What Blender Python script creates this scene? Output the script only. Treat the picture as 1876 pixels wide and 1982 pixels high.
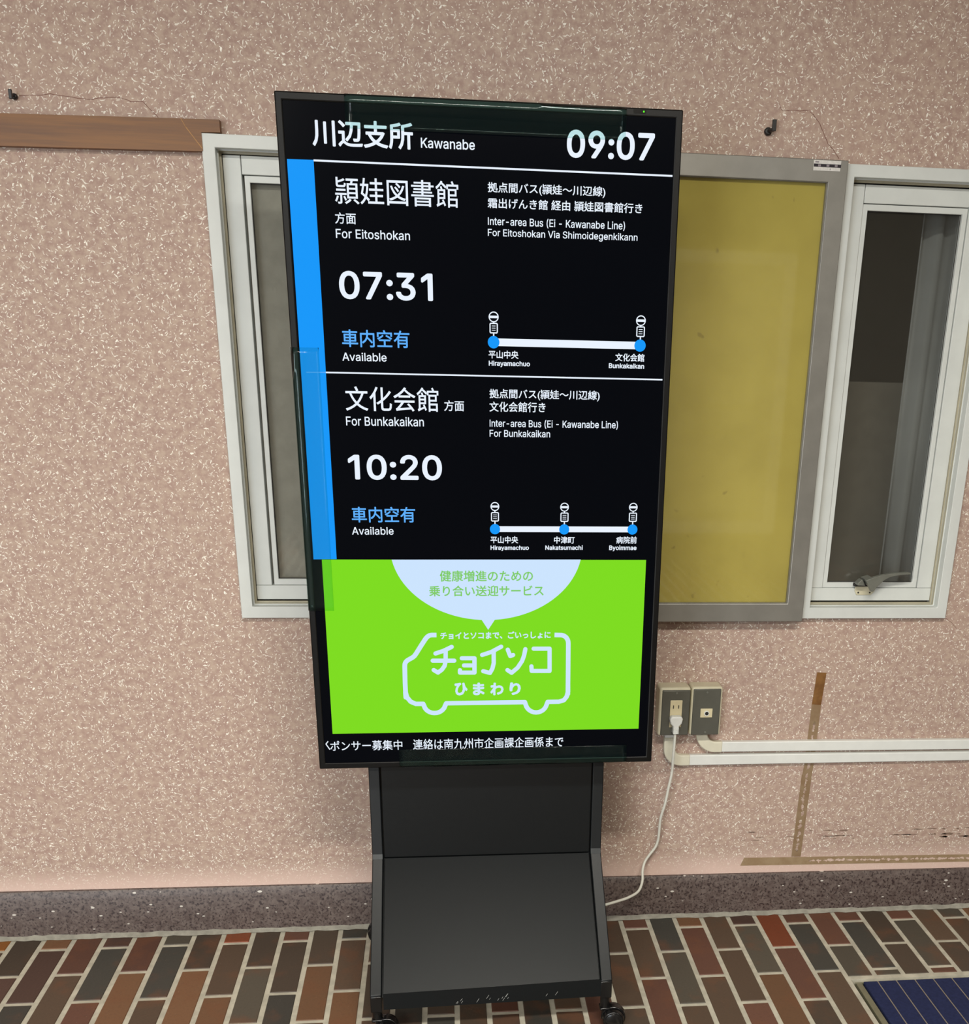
import bpy, bmesh, math, random, json
from mathutils import Matrix, Vector
from mathutils.geometry import tessellate_polygon

random.seed(7)
scene = bpy.context.scene
for o in list(bpy.data.objects):
    bpy.data.objects.remove(o)
COL = scene.collection

# ------------------------------------------------------------------ camera
cam_data = bpy.data.cameras.new('camera')
cam_data.sensor_fit = 'HORIZONTAL'
cam_data.sensor_width = 36.0
cam_data.lens = 2121.77 / 1876 * 36.0
cam_data.shift_x = (938 - 1114.86) / 1876
cam_data.shift_y = (1480.90 - 991) / 1876
cam_data.clip_start = 0.02
R = [[0.992915921322453, -0.11604892515970529, 0.025507256882336946],
     [-0.01807241676563155, -0.35967722220877857, -0.932901754514604],
     [0.11743662519262772, 0.9258320273102751, -0.3592265250088198]]
camera = bpy.data.objects.new('camera', cam_data)
COL.objects.link(camera)
m = Matrix.Identity(4)
for i in range(3):
    m[i][0] = R[0][i]
    m[i][1] = -R[1][i]
    m[i][2] = -R[2][i]
m[0][3], m[1][3], m[2][3] = 0.94034587, -2.58351084, 1.43807016
camera.matrix_world = m
scene.camera = camera

# ------------------------------------------------------------------ view, world, lights
scene.view_settings.view_transform = 'Standard'
scene.view_settings.look = 'None'
scene.view_settings.gamma = 1.0
scene.view_settings.use_curve_mapping = False
scene.view_settings.exposure = 0.0

world = bpy.data.worlds.new('daylight')
scene.world = world
world.use_nodes = True
bg = world.node_tree.nodes['Background']
bg.inputs[0].default_value = (0.75, 0.87, 1.0, 1)
bg.inputs[1].default_value = 1.0


def area_light(name, loc, rot, sx, sy, watts, color):
    d = bpy.data.lights.new(name, 'AREA')
    d.shape = 'RECTANGLE'
    d.size, d.size_y = sx, sy
    d.energy = watts
    d.color = color
    o = bpy.data.objects.new(name, d)
    o.location = loc
    o.rotation_euler = rot
    COL.objects.link(o)
    return o


LAMP_Z = 2.615
WARM = (1.0, 0.955, 0.86)
FIXTURES = [(1.25, -2.60), (-.55, -4.7), (-2.9, -4.7), (3.4, -4.7)]  # first lamp follows the cast shadows; the rear ones are added fill
FIX_W = [96, 140, 118, 40]
for (fx, fy), w in zip(FIXTURES, FIX_W):
    area_light('ceiling_and_fill_lamp', (fx, fy, LAMP_Z), (0, 0, 0), 1.2, 0.22, w, WARM)
# daylight that enters through the glazed entrance at the rear left of the hall
area_light('entrance_daylight', (-2.1, -6.75, 1.1), (math.radians(90), 0, 0), 2.2, 2.0, 150, (0.84, 0.92, 1.0))


# ------------------------------------------------------------------ helpers
def lin(c):
    c = c / 255.0
    return c / 12.92 if c <= 0.04045 else ((c + 0.055) / 1.055) ** 2.4


def rgb(r, g, b):
    return (lin(r), lin(g), lin(b), 1.0)


def new_mat(name):
    mt = bpy.data.materials.new(name)
    mt.use_nodes = True
    nt = mt.node_tree
    return mt, nt, nt.nodes['Principled BSDF'], nt.nodes['Material Output']


def node(nt, kind, **kw):
    n = nt.nodes.new(kind)
    for k, v in kw.items():
        if k.startswith('i_'):
            key = k[2:]
            n.inputs[int(key) if key.isdigit() else key].default_value = v
        else:
            setattr(n, k, v)
    return n


def math_node(nt, op, a, b=None, c=None, clamp=False):
    n = nt.nodes.new('ShaderNodeMath')
    n.operation = op
    n.use_clamp = clamp
    for i, v in enumerate((a, b, c)):
        if v is None:
            continue
        if isinstance(v, (int, float)):
            n.inputs[i].default_value = v
        else:
            nt.links.new(v, n.inputs[i])
    return n.outputs[0]


def mix_col(nt, fac, a, b):
    n = nt.nodes.new('ShaderNodeMix')
    n.data_type = 'RGBA'
    for sock, v in ((n.inputs[0], fac), (n.inputs[6], a), (n.inputs[7], b)):
        if isinstance(v, (int, float, tuple)):
            sock.default_value = v
        else:
            nt.links.new(v, sock)
    return n.outputs[2]


def smooth(nt, v, lo, hi):
    n = nt.nodes.new('ShaderNodeMapRange')
    n.interpolation_type = 'SMOOTHSTEP'
    nt.links.new(v, n.inputs[0])
    n.inputs[1].default_value = lo
    n.inputs[2].default_value = hi
    return n.outputs[0]


def noise(nt, vec, scale, detail=3.0, rough=0.55):
    n = nt.nodes.new('ShaderNodeTexNoise')
    n.inputs['Scale'].default_value = scale
    n.inputs['Detail'].default_value = detail
    n.inputs['Roughness'].default_value = rough
    nt.links.new(vec, n.inputs['Vector'])
    return n.outputs[0]


def plain(name, color, rough=0.5, metal=0.0, spec=0.5, vary=0.06, scale=40.0, bump=0.0, bscale=400.0):
    """A principled material whose colour wanders a little with the object's own grain."""
    mt, nt, b, out = new_mat(name)
    tc = node(nt, 'ShaderNodeTexCoord')
    nz = noise(nt, tc.outputs['Object'], scale, 4.0)
    f = smooth(nt, nz, 0.3, 0.7)
    lo = tuple(min(1, c * (1 - vary)) for c in color[:3]) + (1,)
    hi = tuple(min(1, c * (1 + vary)) for c in color[:3]) + (1,)
    nt.links.new(mix_col(nt, f, lo, hi), b.inputs['Base Color'])
    b.inputs['Roughness'].default_value = rough
    b.inputs['Metallic'].default_value = metal
    b.inputs['Specular IOR Level'].default_value = spec
    if bump:
        bn = node(nt, 'ShaderNodeBump')
        bn.inputs['Strength'].default_value = bump
        bn.inputs['Distance'].default_value = 0.001
        nt.links.new(noise(nt, tc.outputs['Object'], bscale, 3.0), bn.inputs['Height'])
        nt.links.new(bn.outputs[0], b.inputs['Normal'])
    return mt


def glow(name, color, strength=1.0):
    mt, nt, b, out = new_mat(name)
    b.inputs['Base Color'].default_value = (0.0012, 0.0012, 0.0015, 1)
    b.inputs['Roughness'].default_value = 0.2
    b.inputs['Specular IOR Level'].default_value = 0.03
    b.inputs['Emission Color'].default_value = color
    b.inputs['Emission Strength'].default_value = strength
    return mt


def clear_sheet(name, tint, body, body_fac, gloss_fac=None, rough=0.05, ior=1.45):
    """Thin clear sheet: tinted see-through, a little body colour and a Fresnel shine."""
    mt, nt, b, out = new_mat(name)
    nt.nodes.remove(b)
    tr = node(nt, 'ShaderNodeBsdfTransparent')
    tr.inputs[0].default_value = tint
    df = node(nt, 'ShaderNodeBsdfDiffuse')
    df.inputs[0].default_value = body
    gl = node(nt, 'ShaderNodeBsdfGlossy')
    gl.inputs['Roughness'].default_value = rough
    m1 = node(nt, 'ShaderNodeMixShader')
    m1.inputs[0].default_value = body_fac
    nt.links.new(tr.outputs[0], m1.inputs[1])
    nt.links.new(df.outputs[0], m1.inputs[2])
    m2 = node(nt, 'ShaderNodeMixShader')
    if gloss_fac is None:
        fr = node(nt, 'ShaderNodeFresnel')
        fr.inputs[0].default_value = ior
        nt.links.new(fr.outputs[0], m2.inputs[0])
    else:
        m2.inputs[0].default_value = gloss_fac
    nt.links.new(m1.outputs[0], m2.inputs[1])
    nt.links.new(gl.outputs[0], m2.inputs[2])
    nt.links.new(m2.outputs[0], out.inputs[0])
    return mt


class MB:
    """Collects shapes into one mesh."""

    def __init__(self):
        self.v, self.f, self.mi = [], [], []

    def add(self, verts, faces, mi=0):
        n = len(self.v)
        self.v += [tuple(p) for p in verts]
        self.f += [tuple(i + n for i in f) for f in faces]
        self.mi += [mi] * len(faces)
        return self

    def box(self, x0, x1, y0, y1, z0, z1, mi=0):
        v = [(x0, y0, z0), (x1, y0, z0), (x1, y1, z0), (x0, y1, z0), (x0, y0, z1), (x1, y0, z1), (x1, y1, z1), (x0, y1, z1)]
        f = [(0, 3, 2, 1), (4, 5, 6, 7), (0, 1, 5, 4), (1, 2, 6, 5), (2, 3, 7, 6), (3, 0, 4, 7)]
        return self.add(v, f, mi)

    def prism(self, poly, fa, fb, mi=0):
        """poly: 2D points; fa / fb place a 2D point on the near / far cap."""
        n = len(poly)
        v = [fa(*p) for p in poly] + [fb(*p) for p in poly]
        f = [tuple(range(n)), tuple(range(2 * n - 1, n - 1, -1))]
        for i in range(n):
            j = (i + 1) % n
            f.append((i, i + n, j + n, j))
        return self.add(v, f, mi)

    def prism_xz(self, poly, y0, y1, mi=0):
        return self.prism(poly, lambda x, z: (x, y0, z), lambda x, z: (x, y1, z), mi)

    def prism_yz(self, poly, x0, x1, mi=0):
        return self.prism(poly, lambda y, z: (x0, y, z), lambda y, z: (x1, y, z), mi)

    def ring(self, x0, x1, z0, z1, w, yf, yb, mi=0, wr=None, wt=None, wb=None):
        """mitred rectangular frame in the wall plane"""
        wr = w if wr is None else wr
        wt = w if wt is None else wt
        wb = w if wb is None else wb
        o = [(x0, z0), (x1, z0), (x1, z1), (x0, z1)]
        i = [(x0 + w, z0 + wb), (x1 - wr, z0 + wb), (x1 - wr, z1 - wt), (x0 + w, z1 - wt)]
        v = [(p[0], yf, p[1]) for p in o + i] + [(p[0], yb, p[1]) for p in o + i]
        f = []
        for k in range(4):
            j = (k + 1) % 4
            f += [(k, j, j + 4, k + 4), (k + 8, k + 12, j + 12, j + 8), (k, k + 8, j + 8, j), (k + 4, j + 4, j + 12, k + 12)]
        return self.add(v, f, mi)

    def tube(self, pts, r, n=10, mi=0, flat=1.0, caps=True):
        pts = [Vector(p) for p in pts]
        rings = []
        up = Vector((0, 1, 0))
        for i, p in enumerate(pts):
            t = (pts[min(i + 1, len(pts) - 1)] - pts[max(i - 1, 0)]).normalized()
            a = t.cross(up)
            if a.length < 1e-4:
                a = t.cross(Vector((1, 0, 0)))
            a.normalize()
            b = a.cross(t).normalized()
            rr = r[i] if isinstance(r, (list, tuple)) else r
            rings.append([p + a * (math.cos(2 * math.pi * k / n) * rr) + b * (math.sin(2 * math.pi * k / n) * rr * flat) for k in range(n)])
        v = [q for rg in rings for q in rg]
        f = []
        for i in range(len(rings) - 1):
            for k in range(n):
                j = (k + 1) % n
                f.append((i * n + k, i * n + j, (i + 1) * n + j, (i + 1) * n + k))
        if caps:
            f.append(tuple(range(n - 1, -1, -1)))
            f.append(tuple(range((len(rings) - 1) * n, len(rings) * n)))
        return self.add(v, f, mi)

    def sweep_rect(self, path, w, y0, y1, mi=0):
        """flat strip of width w along a path of (x, z) points, thick from y0 to y1"""
        n = len(path)
        L, Rr = [], []
        for i, p in enumerate(path):
            a = path[max(i - 1, 0)]
            b = path[min(i + 1, n - 1)]
            d = Vector((b[0] - a[0], b[1] - a[1])).normalized()
            nx, nz = -d.y, d.x
            L.append((p[0] + nx * w / 2, p[1] + nz * w / 2))
            Rr.append((p[0] - nx * w / 2, p[1] - nz * w / 2))
        v = []
        for l, r_ in zip(L, Rr):
            v += [(l[0], y0, l[1]), (r_[0], y0, r_[1]), (r_[0], y1, r_[1]), (l[0], y1, l[1])]
        f = [(0, 1, 2, 3), tuple(4 * (n - 1) + k for k in (3, 2, 1, 0))]
        for i in range(n - 1):
            for k in range(4):
                j = (k + 1) % 4
                f.append((4 * i + k, 4 * i + 4 + k, 4 * i + 4 + j, 4 * i + j))
        return self.add(v, f, mi)

    def disc(self, c, axis, r, h, n=24, mi=0, r2=None):
        """cylinder centred at c along an axis vector, with an optional smaller far radius"""
        a = Vector(axis).normalized()
        s = a.orthogonal().normalized()
        t = a.cross(s)
        c = Vector(c)
        r2 = r if r2 is None else r2
        v = [c - a * h / 2 + (s * math.cos(2 * math.pi * k / n) + t * math.sin(2 * math.pi * k / n)) * r for k in range(n)]
        v += [c + a * h / 2 + (s * math.cos(2 * math.pi * k / n) + t * math.sin(2 * math.pi * k / n)) * r2 for k in range(n)]
        f = [tuple(range(n - 1, -1, -1)), tuple(range(n, 2 * n))]
        for k in range(n):
            j = (k + 1) % n
            f.append((k, j, n + j, n + k))
        return self.add(v, f, mi)

    def build(self, name, mats, parent=None, bevel=0.0, seg=2, shade=False, kind=None, label=None, fix=True):
        me = bpy.data.meshes.new(name)
        me.from_pydata(self.v, [], self.f)
        mats = mats if isinstance(mats, (list, tuple)) else [mats]
        for mt in mats:
            me.materials.append(mt)
        me.polygons.foreach_set('material_index', self.mi)
        if fix:
            bm = bmesh.new()
            bm.from_mesh(me)
            bmesh.ops.recalc_face_normals(bm, faces=bm.faces)
            bm.to_mesh(me)
            bm.free()
        if shade:
            me.polygons.foreach_set('use_smooth', [True] * len(me.polygons))
        me.update()
        o = bpy.data.objects.new(name, me)
        COL.objects.link(o)
        if bevel:
            md = o.modifiers.new('edge', 'BEVEL')
            md.width = bevel
            md.segments = seg
            md.limit_method = 'ANGLE'
            md.angle_limit = math.radians(40)
        if shade or bevel:
            me.polygons.foreach_set('use_smooth', [True] * len(me.polygons))
            try:
                me.set_sharp_from_angle(angle=math.radians(38))
            except Exception:
                pass
        if parent is not None:
            o.parent = parent
            o.matrix_parent_inverse = Matrix.Translation(-Vector(parent.location)) if parent.parent is None and parent.type == 'EMPTY' else Matrix.Identity(4)
        if kind:
            o['kind'] = kind
        if label:
            o['label'] = label
        return o


def empty(name, loc, label=None, cat=None, group=None, kind=None):
    o = bpy.data.objects.new(name, None)
    o.empty_display_size = 0.05
    o.location = loc
    COL.objects.link(o)
    return tag(o, label, cat, group, kind)


def tag(o, label=None, cat=None, group=None, kind=None):
    if label:
        o['label'] = label
    if cat:
        o['category'] = cat
    if group:
        o['group'] = group
    if kind:
        o['kind'] = kind
    return o


# ------------------------------------------------------------------ materials
def flake_wall():
    mt, nt, b, out = new_mat('flecked_wall_paint')
    tc = node(nt, 'ShaderNodeTexCoord')
    sep = node(nt, 'ShaderNodeSeparateXYZ')
    nt.links.new(tc.outputs['Object'], sep.inputs[0])
    comb = node(nt, 'ShaderNodeCombineXYZ')
    nt.links.new(sep.outputs[0], comb.inputs[0])
    nt.links.new(sep.outputs[2], comb.inputs[1])
    nt.links.new(sep.outputs[1], comb.inputs[2])
    P = comb.outputs[0]
    # ground colour: pink-brown broken by beige
    n1 = noise(nt, P, 62.0, 4.0, 0.6)
    n2 = noise(nt, P, 3.0, 2.0, 0.5)
    n3 = noise(nt, P, 190.0, 3.0, 0.6)
    base = mix_col(nt, smooth(nt, n1, 0.36, 0.66), WALL_A, WALL_B)
    base = mix_col(nt, math_node(nt, 'MULTIPLY', smooth(nt, n3, 0.5, 0.78), 0.38), base, WALL_C)
    base = mix_col(nt, math_node(nt, 'MULTIPLY', smooth(nt, n2, 0.35, 0.7), 0.25), base, WALL_D)
    total = None
    for k, (sc, ln, wd, keep, off, bend) in enumerate([(60.0, .0054, .00095, .44, 0.0, 75.0), (80.0, .0037, .0009, .44, 3.7, 120.0),
                                                       (110.0, .0025, .0010, .40, 7.3, 60.0), (52.0, .0033, .0018, .22, 11.9, 60.0), (130.0, .0016, .0008, .40, 15.1, 0.0)]):
        mp = node(nt, 'ShaderNodeMapping')
        mp.inputs['Location'].default_value = (off, off * 1.7, 0)
        nt.links.new(P, mp.inputs[0])
        # a little wander so that the flecks curl
        wn = node(nt, 'ShaderNodeTexNoise')
        wn.inputs['Scale'].default_value = 120.0
        wn.inputs['Detail'].default_value = 1.0
        nt.links.new(mp.outputs[0], wn.inputs['Vector'])
        wv = node(nt, 'ShaderNodeVectorMath', operation='MULTIPLY_ADD')
        wv.inputs[1].default_value = (.0045, .0045, 0)
        nt.links.new(wn.outputs[1], wv.inputs[0])
        nt.links.new(mp.outputs[0], wv.inputs[2])
        vo = node(nt, 'ShaderNodeTexVoronoi')
        vo.voronoi_dimensions = '2D'
        vo.inputs['Scale'].default_value = sc
        nt.links.new(wv.outputs[0], vo.inputs['Vector'])
        df = node(nt, 'ShaderNodeVectorMath', operation='SUBTRACT')
        nt.links.new(wv.outputs[0], df.inputs[0])
        nt.links.new(vo.outputs['Position'], df.inputs[1])
        ds = node(nt, 'ShaderNodeSeparateXYZ')
        nt.links.new(df.outputs[0], ds.inputs[0])
        cs = node(nt, 'ShaderNodeSeparateColor')
        nt.links.new(vo.outputs['Color'], cs.inputs[0])
        ang = math_node(nt, 'MULTIPLY', cs.outputs[0], 6.283)
        ca, sa = math_node(nt, 'COSINE', ang), math_node(nt, 'SINE', ang)
        xr = math_node(nt, 'ADD', math_node(nt, 'MULTIPLY', ds.outputs[0], ca), math_node(nt, 'MULTIPLY', ds.outputs[1], sa))
        yr = math_node(nt, 'SUBTRACT', math_node(nt, 'MULTIPLY', ds.outputs[1], ca), math_node(nt, 'MULTIPLY', ds.outputs[0], sa))
        bd = math_node(nt, 'MULTIPLY', math_node(nt, 'SUBTRACT', cs.outputs[1], 0.5), bend * 2)
        yb = math_node(nt, 'ADD', yr, math_node(nt, 'MULTIPLY', math_node(nt, 'MULTIPLY', xr, xr), bd))
        lk = math_node(nt, 'MULTIPLY_ADD', cs.outputs[1], ln * .9, ln * .45)
        ex = math_node(nt, 'DIVIDE', xr, lk)
        ey = math_node(nt, 'DIVIDE', yb, wd)
        rr = math_node(nt, 'ADD', math_node(nt, 'MULTIPLY', ex, ex), math_node(nt, 'MULTIPLY', ey, ey))
        mask = math_node(nt, 'SUBTRACT', 1.0, smooth(nt, rr, 0.45, 1.25))
        pres = math_node(nt, 'LESS_THAN', cs.outputs[2], keep)
        tone = math_node(nt, 'MULTIPLY_ADD', cs.outputs[2], -.75 / keep, 1.0)
        mask = math_node(nt, 'MULTIPLY', math_node(nt, 'MULTIPLY', mask, pres), tone)
        total = mask if total is None else math_node(nt, 'MAXIMUM', total, mask)
    # the lowest hand's breadth was brushed over: flecks hardly show there
    zz = math_node(nt, 'ADD', sep.outputs[2], math_node(nt, 'MULTIPLY', math_node(nt, 'SUBTRACT', n1, 0.5), 0.05))
    low = smooth(nt, zz, 0.118, 0.195)
    total = math_node(nt, 'MULTIPLY', total, math_node(nt, 'MULTIPLY_ADD', low, 0.85, 0.15))
    base = mix_col(nt, low, WALL_LOW, base)
    colr = mix_col(nt, total, base, WALL_F)
    nt.links.new(colr, b.inputs['Base Color'])
    b.inputs['Roughness'].default_value = 0.62
    b.inputs['Specular IOR Level'].default_value = 0.35
    bn = node(nt, 'ShaderNodeBump')
    bn.inputs['Strength'].default_value = 0.35
    bn.inputs['Distance'].default_value = 0.001
    nt.links.new(math_node(nt, 'ADD', math_node(nt, 'MULTIPLY', total, 0.6), math_node(nt, 'MULTIPLY', n3, 0.5)), bn.inputs['Height'])
    nt.links.new(bn.outputs[0], b.inputs['Normal'])
    return mt


WALL_A = rgb(168, 141, 130)
WALL_B = rgb(188, 166, 151)
WALL_C = rgb(216, 196, 184)
WALL_D = rgb(186, 162, 146)
WALL_F = rgb(255, 251, 240)
WALL_LOW = rgb(216, 189, 177)


def terrazzo():
    mt, nt, b, out = new_mat('terrazzo_base')
    tc = node(nt, 'ShaderNodeTexCoord')
    P = tc.outputs['Object']
    n1 = noise(nt, P, 70, 4, .65)
    n2 = noise(nt, P, 160, 3, .6)
    c = mix_col(nt, smooth(nt, n1, .35, .65), rgb(84, 71, 67), rgb(106, 94, 89))
    c = mix_col(nt, smooth(nt, n2, .51, .62), c, rgb(52, 39, 38))
    vo = node(nt, 'ShaderNodeTexVoronoi')
    vo.inputs['Scale'].default_value = 1
    mp = node(nt, 'ShaderNodeMapping')
    mp.inputs['Rotation'].default_value = (0, .7, 0)
    mp.inputs['Scale'].default_value = (62, 80, 130)
    nt.links.new(P, mp.inputs[0])
    nt.links.new(mp.outputs[0], vo.inputs['Vector'])
    cs = node(nt, 'ShaderNodeSeparateColor')
    nt.links.new(vo.outputs['Color'], cs.inputs[0])
    chip = math_node(nt, 'MULTIPLY', math_node(nt, 'LESS_THAN', vo.outputs['Distance'], math_node(nt, 'MULTIPLY', cs.outputs[1], .42)), math_node(nt, 'LESS_THAN', cs.outputs[0], .07))
    c = mix_col(nt, chip, c, rgb(205, 200, 192))
    nt.links.new(c, b.inputs['Base Color'])
    b.inputs['Roughness'].default_value = .45
    return mt


def brick_mat():
    mt, nt, b, out = new_mat('fired_brick_tile')
    at = node(nt, 'ShaderNodeAttribute')
    at.attribute_name = 'brick'
    tc = node(nt, 'ShaderNodeTexCoord')
    P = tc.outputs['Object']
    n1 = noise(nt, P, 8, 3, .6)
    n2 = noise(nt, P, 150, 4, .6)
    c = at.outputs['Color']
    c = mix_col(nt, math_node(nt, 'MULTIPLY', smooth(nt, n1, .5, .7), .42), c, rgb(118, 74, 48))
    c = mix_col(nt, math_node(nt, 'MULTIPLY', smooth(nt, n2, .5, .72), .22), c, rgb(58, 46, 42))
    n3 = noise(nt, P, 260, 2, .5)
    c = mix_col(nt, math_node(nt, 'MULTIPLY', smooth(nt, n3, .68, .78), .35), c, rgb(170, 150, 130))
    nt.links.new(c, b.inputs['Base Color'])
    b.inputs['Roughness'].default_value = .5
    b.inputs['Specular IOR Level'].default_value = .4
    bn = node(nt, 'ShaderNodeBump')
    bn.inputs['Strength'].default_value = .35
    bn.inputs['Distance'].default_value = .0012
    nt.links.new(n2, bn.inputs['Height'])
    nt.links.new(bn.outputs[0], b.inputs['Normal'])
    return mt


def wood_mat():
    mt, nt, b, out = new_mat('varnished_wood')
    tc = node(nt, 'ShaderNodeTexCoord')
    mp = node(nt, 'ShaderNodeMapping')
    mp.inputs['Scale'].default_value = (1.4, 12, 26)
    nt.links.new(tc.outputs['Object'], mp.inputs[0])
    n1 = noise(nt, mp.outputs[0], 2.2, 5, .6)
    mp2 = node(nt, 'ShaderNodeMapping')
    mp2.inputs['Scale'].default_value = (6, 60, 220)
    nt.links.new(tc.outputs['Object'], mp2.inputs[0])
    n2 = noise(nt, mp2.outputs[0], 1.5, 3, .5)
    c = mix_col(nt, smooth(nt, n1, .3, .7), rgb(100, 58, 8), rgb(130, 82, 18))
    c = mix_col(nt, math_node(nt, 'MULTIPLY', smooth(nt, n2, .5, .75), .35), c, rgb(92, 56, 24))
    nt.links.new(c, b.inputs['Base Color'])
    b.inputs['Roughness'].default_value = .42
    return mt


def cloth_mat():
    mt, nt, b, out = new_mat('yellow_board_cloth')
    tc = node(nt, 'ShaderNodeTexCoord')
    P = tc.outputs['Object']
    n1 = noise(nt, P, 5, 4, .6)
    n2 = noise(nt, P, 36, 2, .5)
    n3 = noise(nt, P, 700, 2, .5)
    c = mix_col(nt, smooth(nt, n1, .3, .7), rgb(184, 168, 72), rgb(196, 180, 82))
    c = mix_col(nt, math_node(nt, 'MULTIPLY', smooth(nt, n2, .69, .76), .4), c, rgb(110, 96, 45))
    c = mix_col(nt, math_node(nt, 'MULTIPLY', n3, .12), c, rgb(130, 115, 45))
    nt.links.new(c, b.inputs['Base Color'])
    b.inputs['Roughness'].default_value = .8
    return mt


def residue_mat(name, col_a, col_b, axis, lo, hi, thr=.5):
    """dried tape glue, worn through along its middle"""
    mt, nt, b, out = new_mat(name)
    tc = node(nt, 'ShaderNodeTexCoord')
    P = tc.outputs['Object']
    at = node(nt, 'ShaderNodeAttribute')
    at.attribute_name = 'across'
    n1 = noise(nt, P, 30, 3, .6)
    n2 = noise(nt, P, 90, 3, .6)
    nt.links.new(mix_col(nt, smooth(nt, n1, .35, .65), col_a, col_b), b.inputs['Base Color'])
    b.inputs['Roughness'].default_value = .45
    mid = math_node(nt, 'SUBTRACT', 1.0, math_node(nt, 'ABSOLUTE', at.outputs['Fac']))
    hole = math_node(nt, 'ADD', math_node(nt, 'MULTIPLY', mid, .35), math_node(nt, 'MULTIPLY', n2, .80))
    sep = node(nt, 'ShaderNodeSeparateXYZ')
    nt.links.new(P, sep.inputs[0])
    pos = sep.outputs[axis]
    rng = math_node(nt, 'MULTIPLY', smooth(nt, pos, lo, lo + .02), math_node(nt, 'SUBTRACT', 1.0, smooth(nt, pos, hi - .02, hi)))
    worn = math_node(nt, 'MULTIPLY', math_node(nt, 'GREATER_THAN', hole, thr), rng)
    nt.links.new(math_node(nt, 'SUBTRACT', .92, math_node(nt, 'MULTIPLY', worn, .92)), b.inputs['Alpha'])
    return mt


M = dict(
    wall=flake_wall(), terrazzo=terrazzo(), brick=brick_mat(), wood=wood_mat(), cloth=cloth_mat(),
    grout=plain('grout', rgb(188, 184, 168), .85, vary=.14, scale=30, bump=.4, bscale=250),
    mortar=plain('grey_mortar', rgb(146, 143, 132), .9, vary=.15, scale=45, bump=.6, bscale=300),
    alu_white=plain('pale_anodised_aluminium', rgb(208, 212, 209), .42, 0.0, .5, .035, 14),
    alu_track=plain('window_track', rgb(176, 170, 148), .45, 0.0, .5, .08, 20),
    alu_grey=plain('brushed_grey_aluminium', rgb(136, 134, 128), .38, .35, .5, .06, 18),
    latch=plain('cast_grey_handle', rgb(122, 124, 116), .35, .3),
    gasket=plain('dark_gasket', rgb(34, 30, 28), .7),
    glass=clear_sheet('window_glass', (.93, .94, .93, 1), rgb(120, 116, 106), .10, None, .03),
    board_glass=clear_sheet('board_glass', (.95, .95, .94, 1), rgb(190, 185, 160), .03, None, .03),
    render_grey=plain('grey_render', rgb(178, 174, 164), .9, vary=.08, scale=25, bump=1.0, bscale=140),
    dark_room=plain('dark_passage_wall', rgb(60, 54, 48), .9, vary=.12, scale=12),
    low_grey=plain('low_grey_board', rgb(132, 126, 116), .9, vary=.06, scale=30),
    curtain=plain('grey_curtain', rgb(142, 144, 144), .85, vary=.08, scale=6),
    bezel=plain('black_bezel', rgb(9, 9, 9), .42, 0, .22, .05, 60, .15, 900),
    screen=glow('screen_black', (0.0008, 0.0014, 0.0028, 1)),
    white=glow('screen_white', rgb(234, 243, 255)),
    blue=glow('screen_blue', rgb(22, 152, 250)),
    blue_text=glow('screen_blue_text', rgb(96, 176, 252)),
    green=glow('screen_green', rgb(126, 220, 32)),
    bubble=glow('screen_pale_blue', rgb(204, 228, 254)),
    green_text=glow('screen_green_text', rgb(128, 204, 104)),
    lettering=glow('screen_logo_white', rgb(206, 230, 252)),
    film=clear_sheet('clear_tape', (.80, .93, .90, 1), rgb(84, 118, 112), .011, None, .07, 1.24),
    led_body=plain('sensor_window', rgb(10, 10, 10), .15),
    led=glow('green_led', (.10, .9, .02, 1), 1.6),
    steel=plain('charcoal_powder_coat', rgb(8, 13, 16), .42, 0, .38, .05, 90, .2, 1200),
    steel_highlight=plain('highlight_steel', rgb(50, 54, 56), .4, 0, .5, .1, 60),  # paler grey that paints the highlight on the post bends
    black=plain('black_plastic', rgb(16, 16, 17), .22, 0, .5, .05),
    scratch=plain('bare_scratch', rgb(150, 152, 150), .5),
    cream=plain('cream_plastic', rgb(206, 200, 174), .45, 0, .5, .03),
    cream_dark=plain('ivory_insert', rgb(214, 203, 168), .4, 0, .5, .03),
    plate=plain('grey_steel_plate', rgb(92, 92, 84), .42, .2, .5, .04),
    white_plastic=plain('white_plastic', rgb(226, 228, 224), .4, 0, .5, .02),
    elbow=plain('yellowed_plastic', rgb(220, 216, 196), .45, 0, .5, .03),
    cord=plain('white_cord', rgb(218, 218, 208), .45, 0, .5, .03),
    hook=plain('black_hook', rgb(24, 22, 22), .4),
    blue_mat=plain('navy_carpet', rgb(38, 45, 80), .95, 0, .2, .14, 120, .8, 500),
    rail=plain('mat_rail', rgb(142, 134, 124), .5, .2),
    mat_frame=plain('mat_frame_metal', rgb(128, 126, 104), .45, .3),
    paper=plain('label_paper', rgb(214, 212, 208), .6, vary=.08, scale=200),
    ink=plain('label_ink', rgb(30, 22, 34), .6),
    ink_grey=plain('label_grey_print', rgb(140, 132, 138), .6),
    crack=plain('hairline_crack', rgb(128, 92, 82), .9),
    smear=plain('dark_smear', rgb(122, 100, 86), .7),
    lamp_body=plain('lamp_enamel', rgb(230, 230, 226), .4),
    ceiling=plain('ceiling_board', rgb(186, 184, 176), .9, vary=.05, scale=8),
    hall_wall=plain('hall_paint', rgb(122, 114, 104), .8, vary=.05, scale=4),
    door_frame=plain('door_aluminium', rgb(170, 170, 168), .4, .3),
    dark_furniture=plain('dark_laminate', rgb(60, 48, 40), .5),
)

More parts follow.
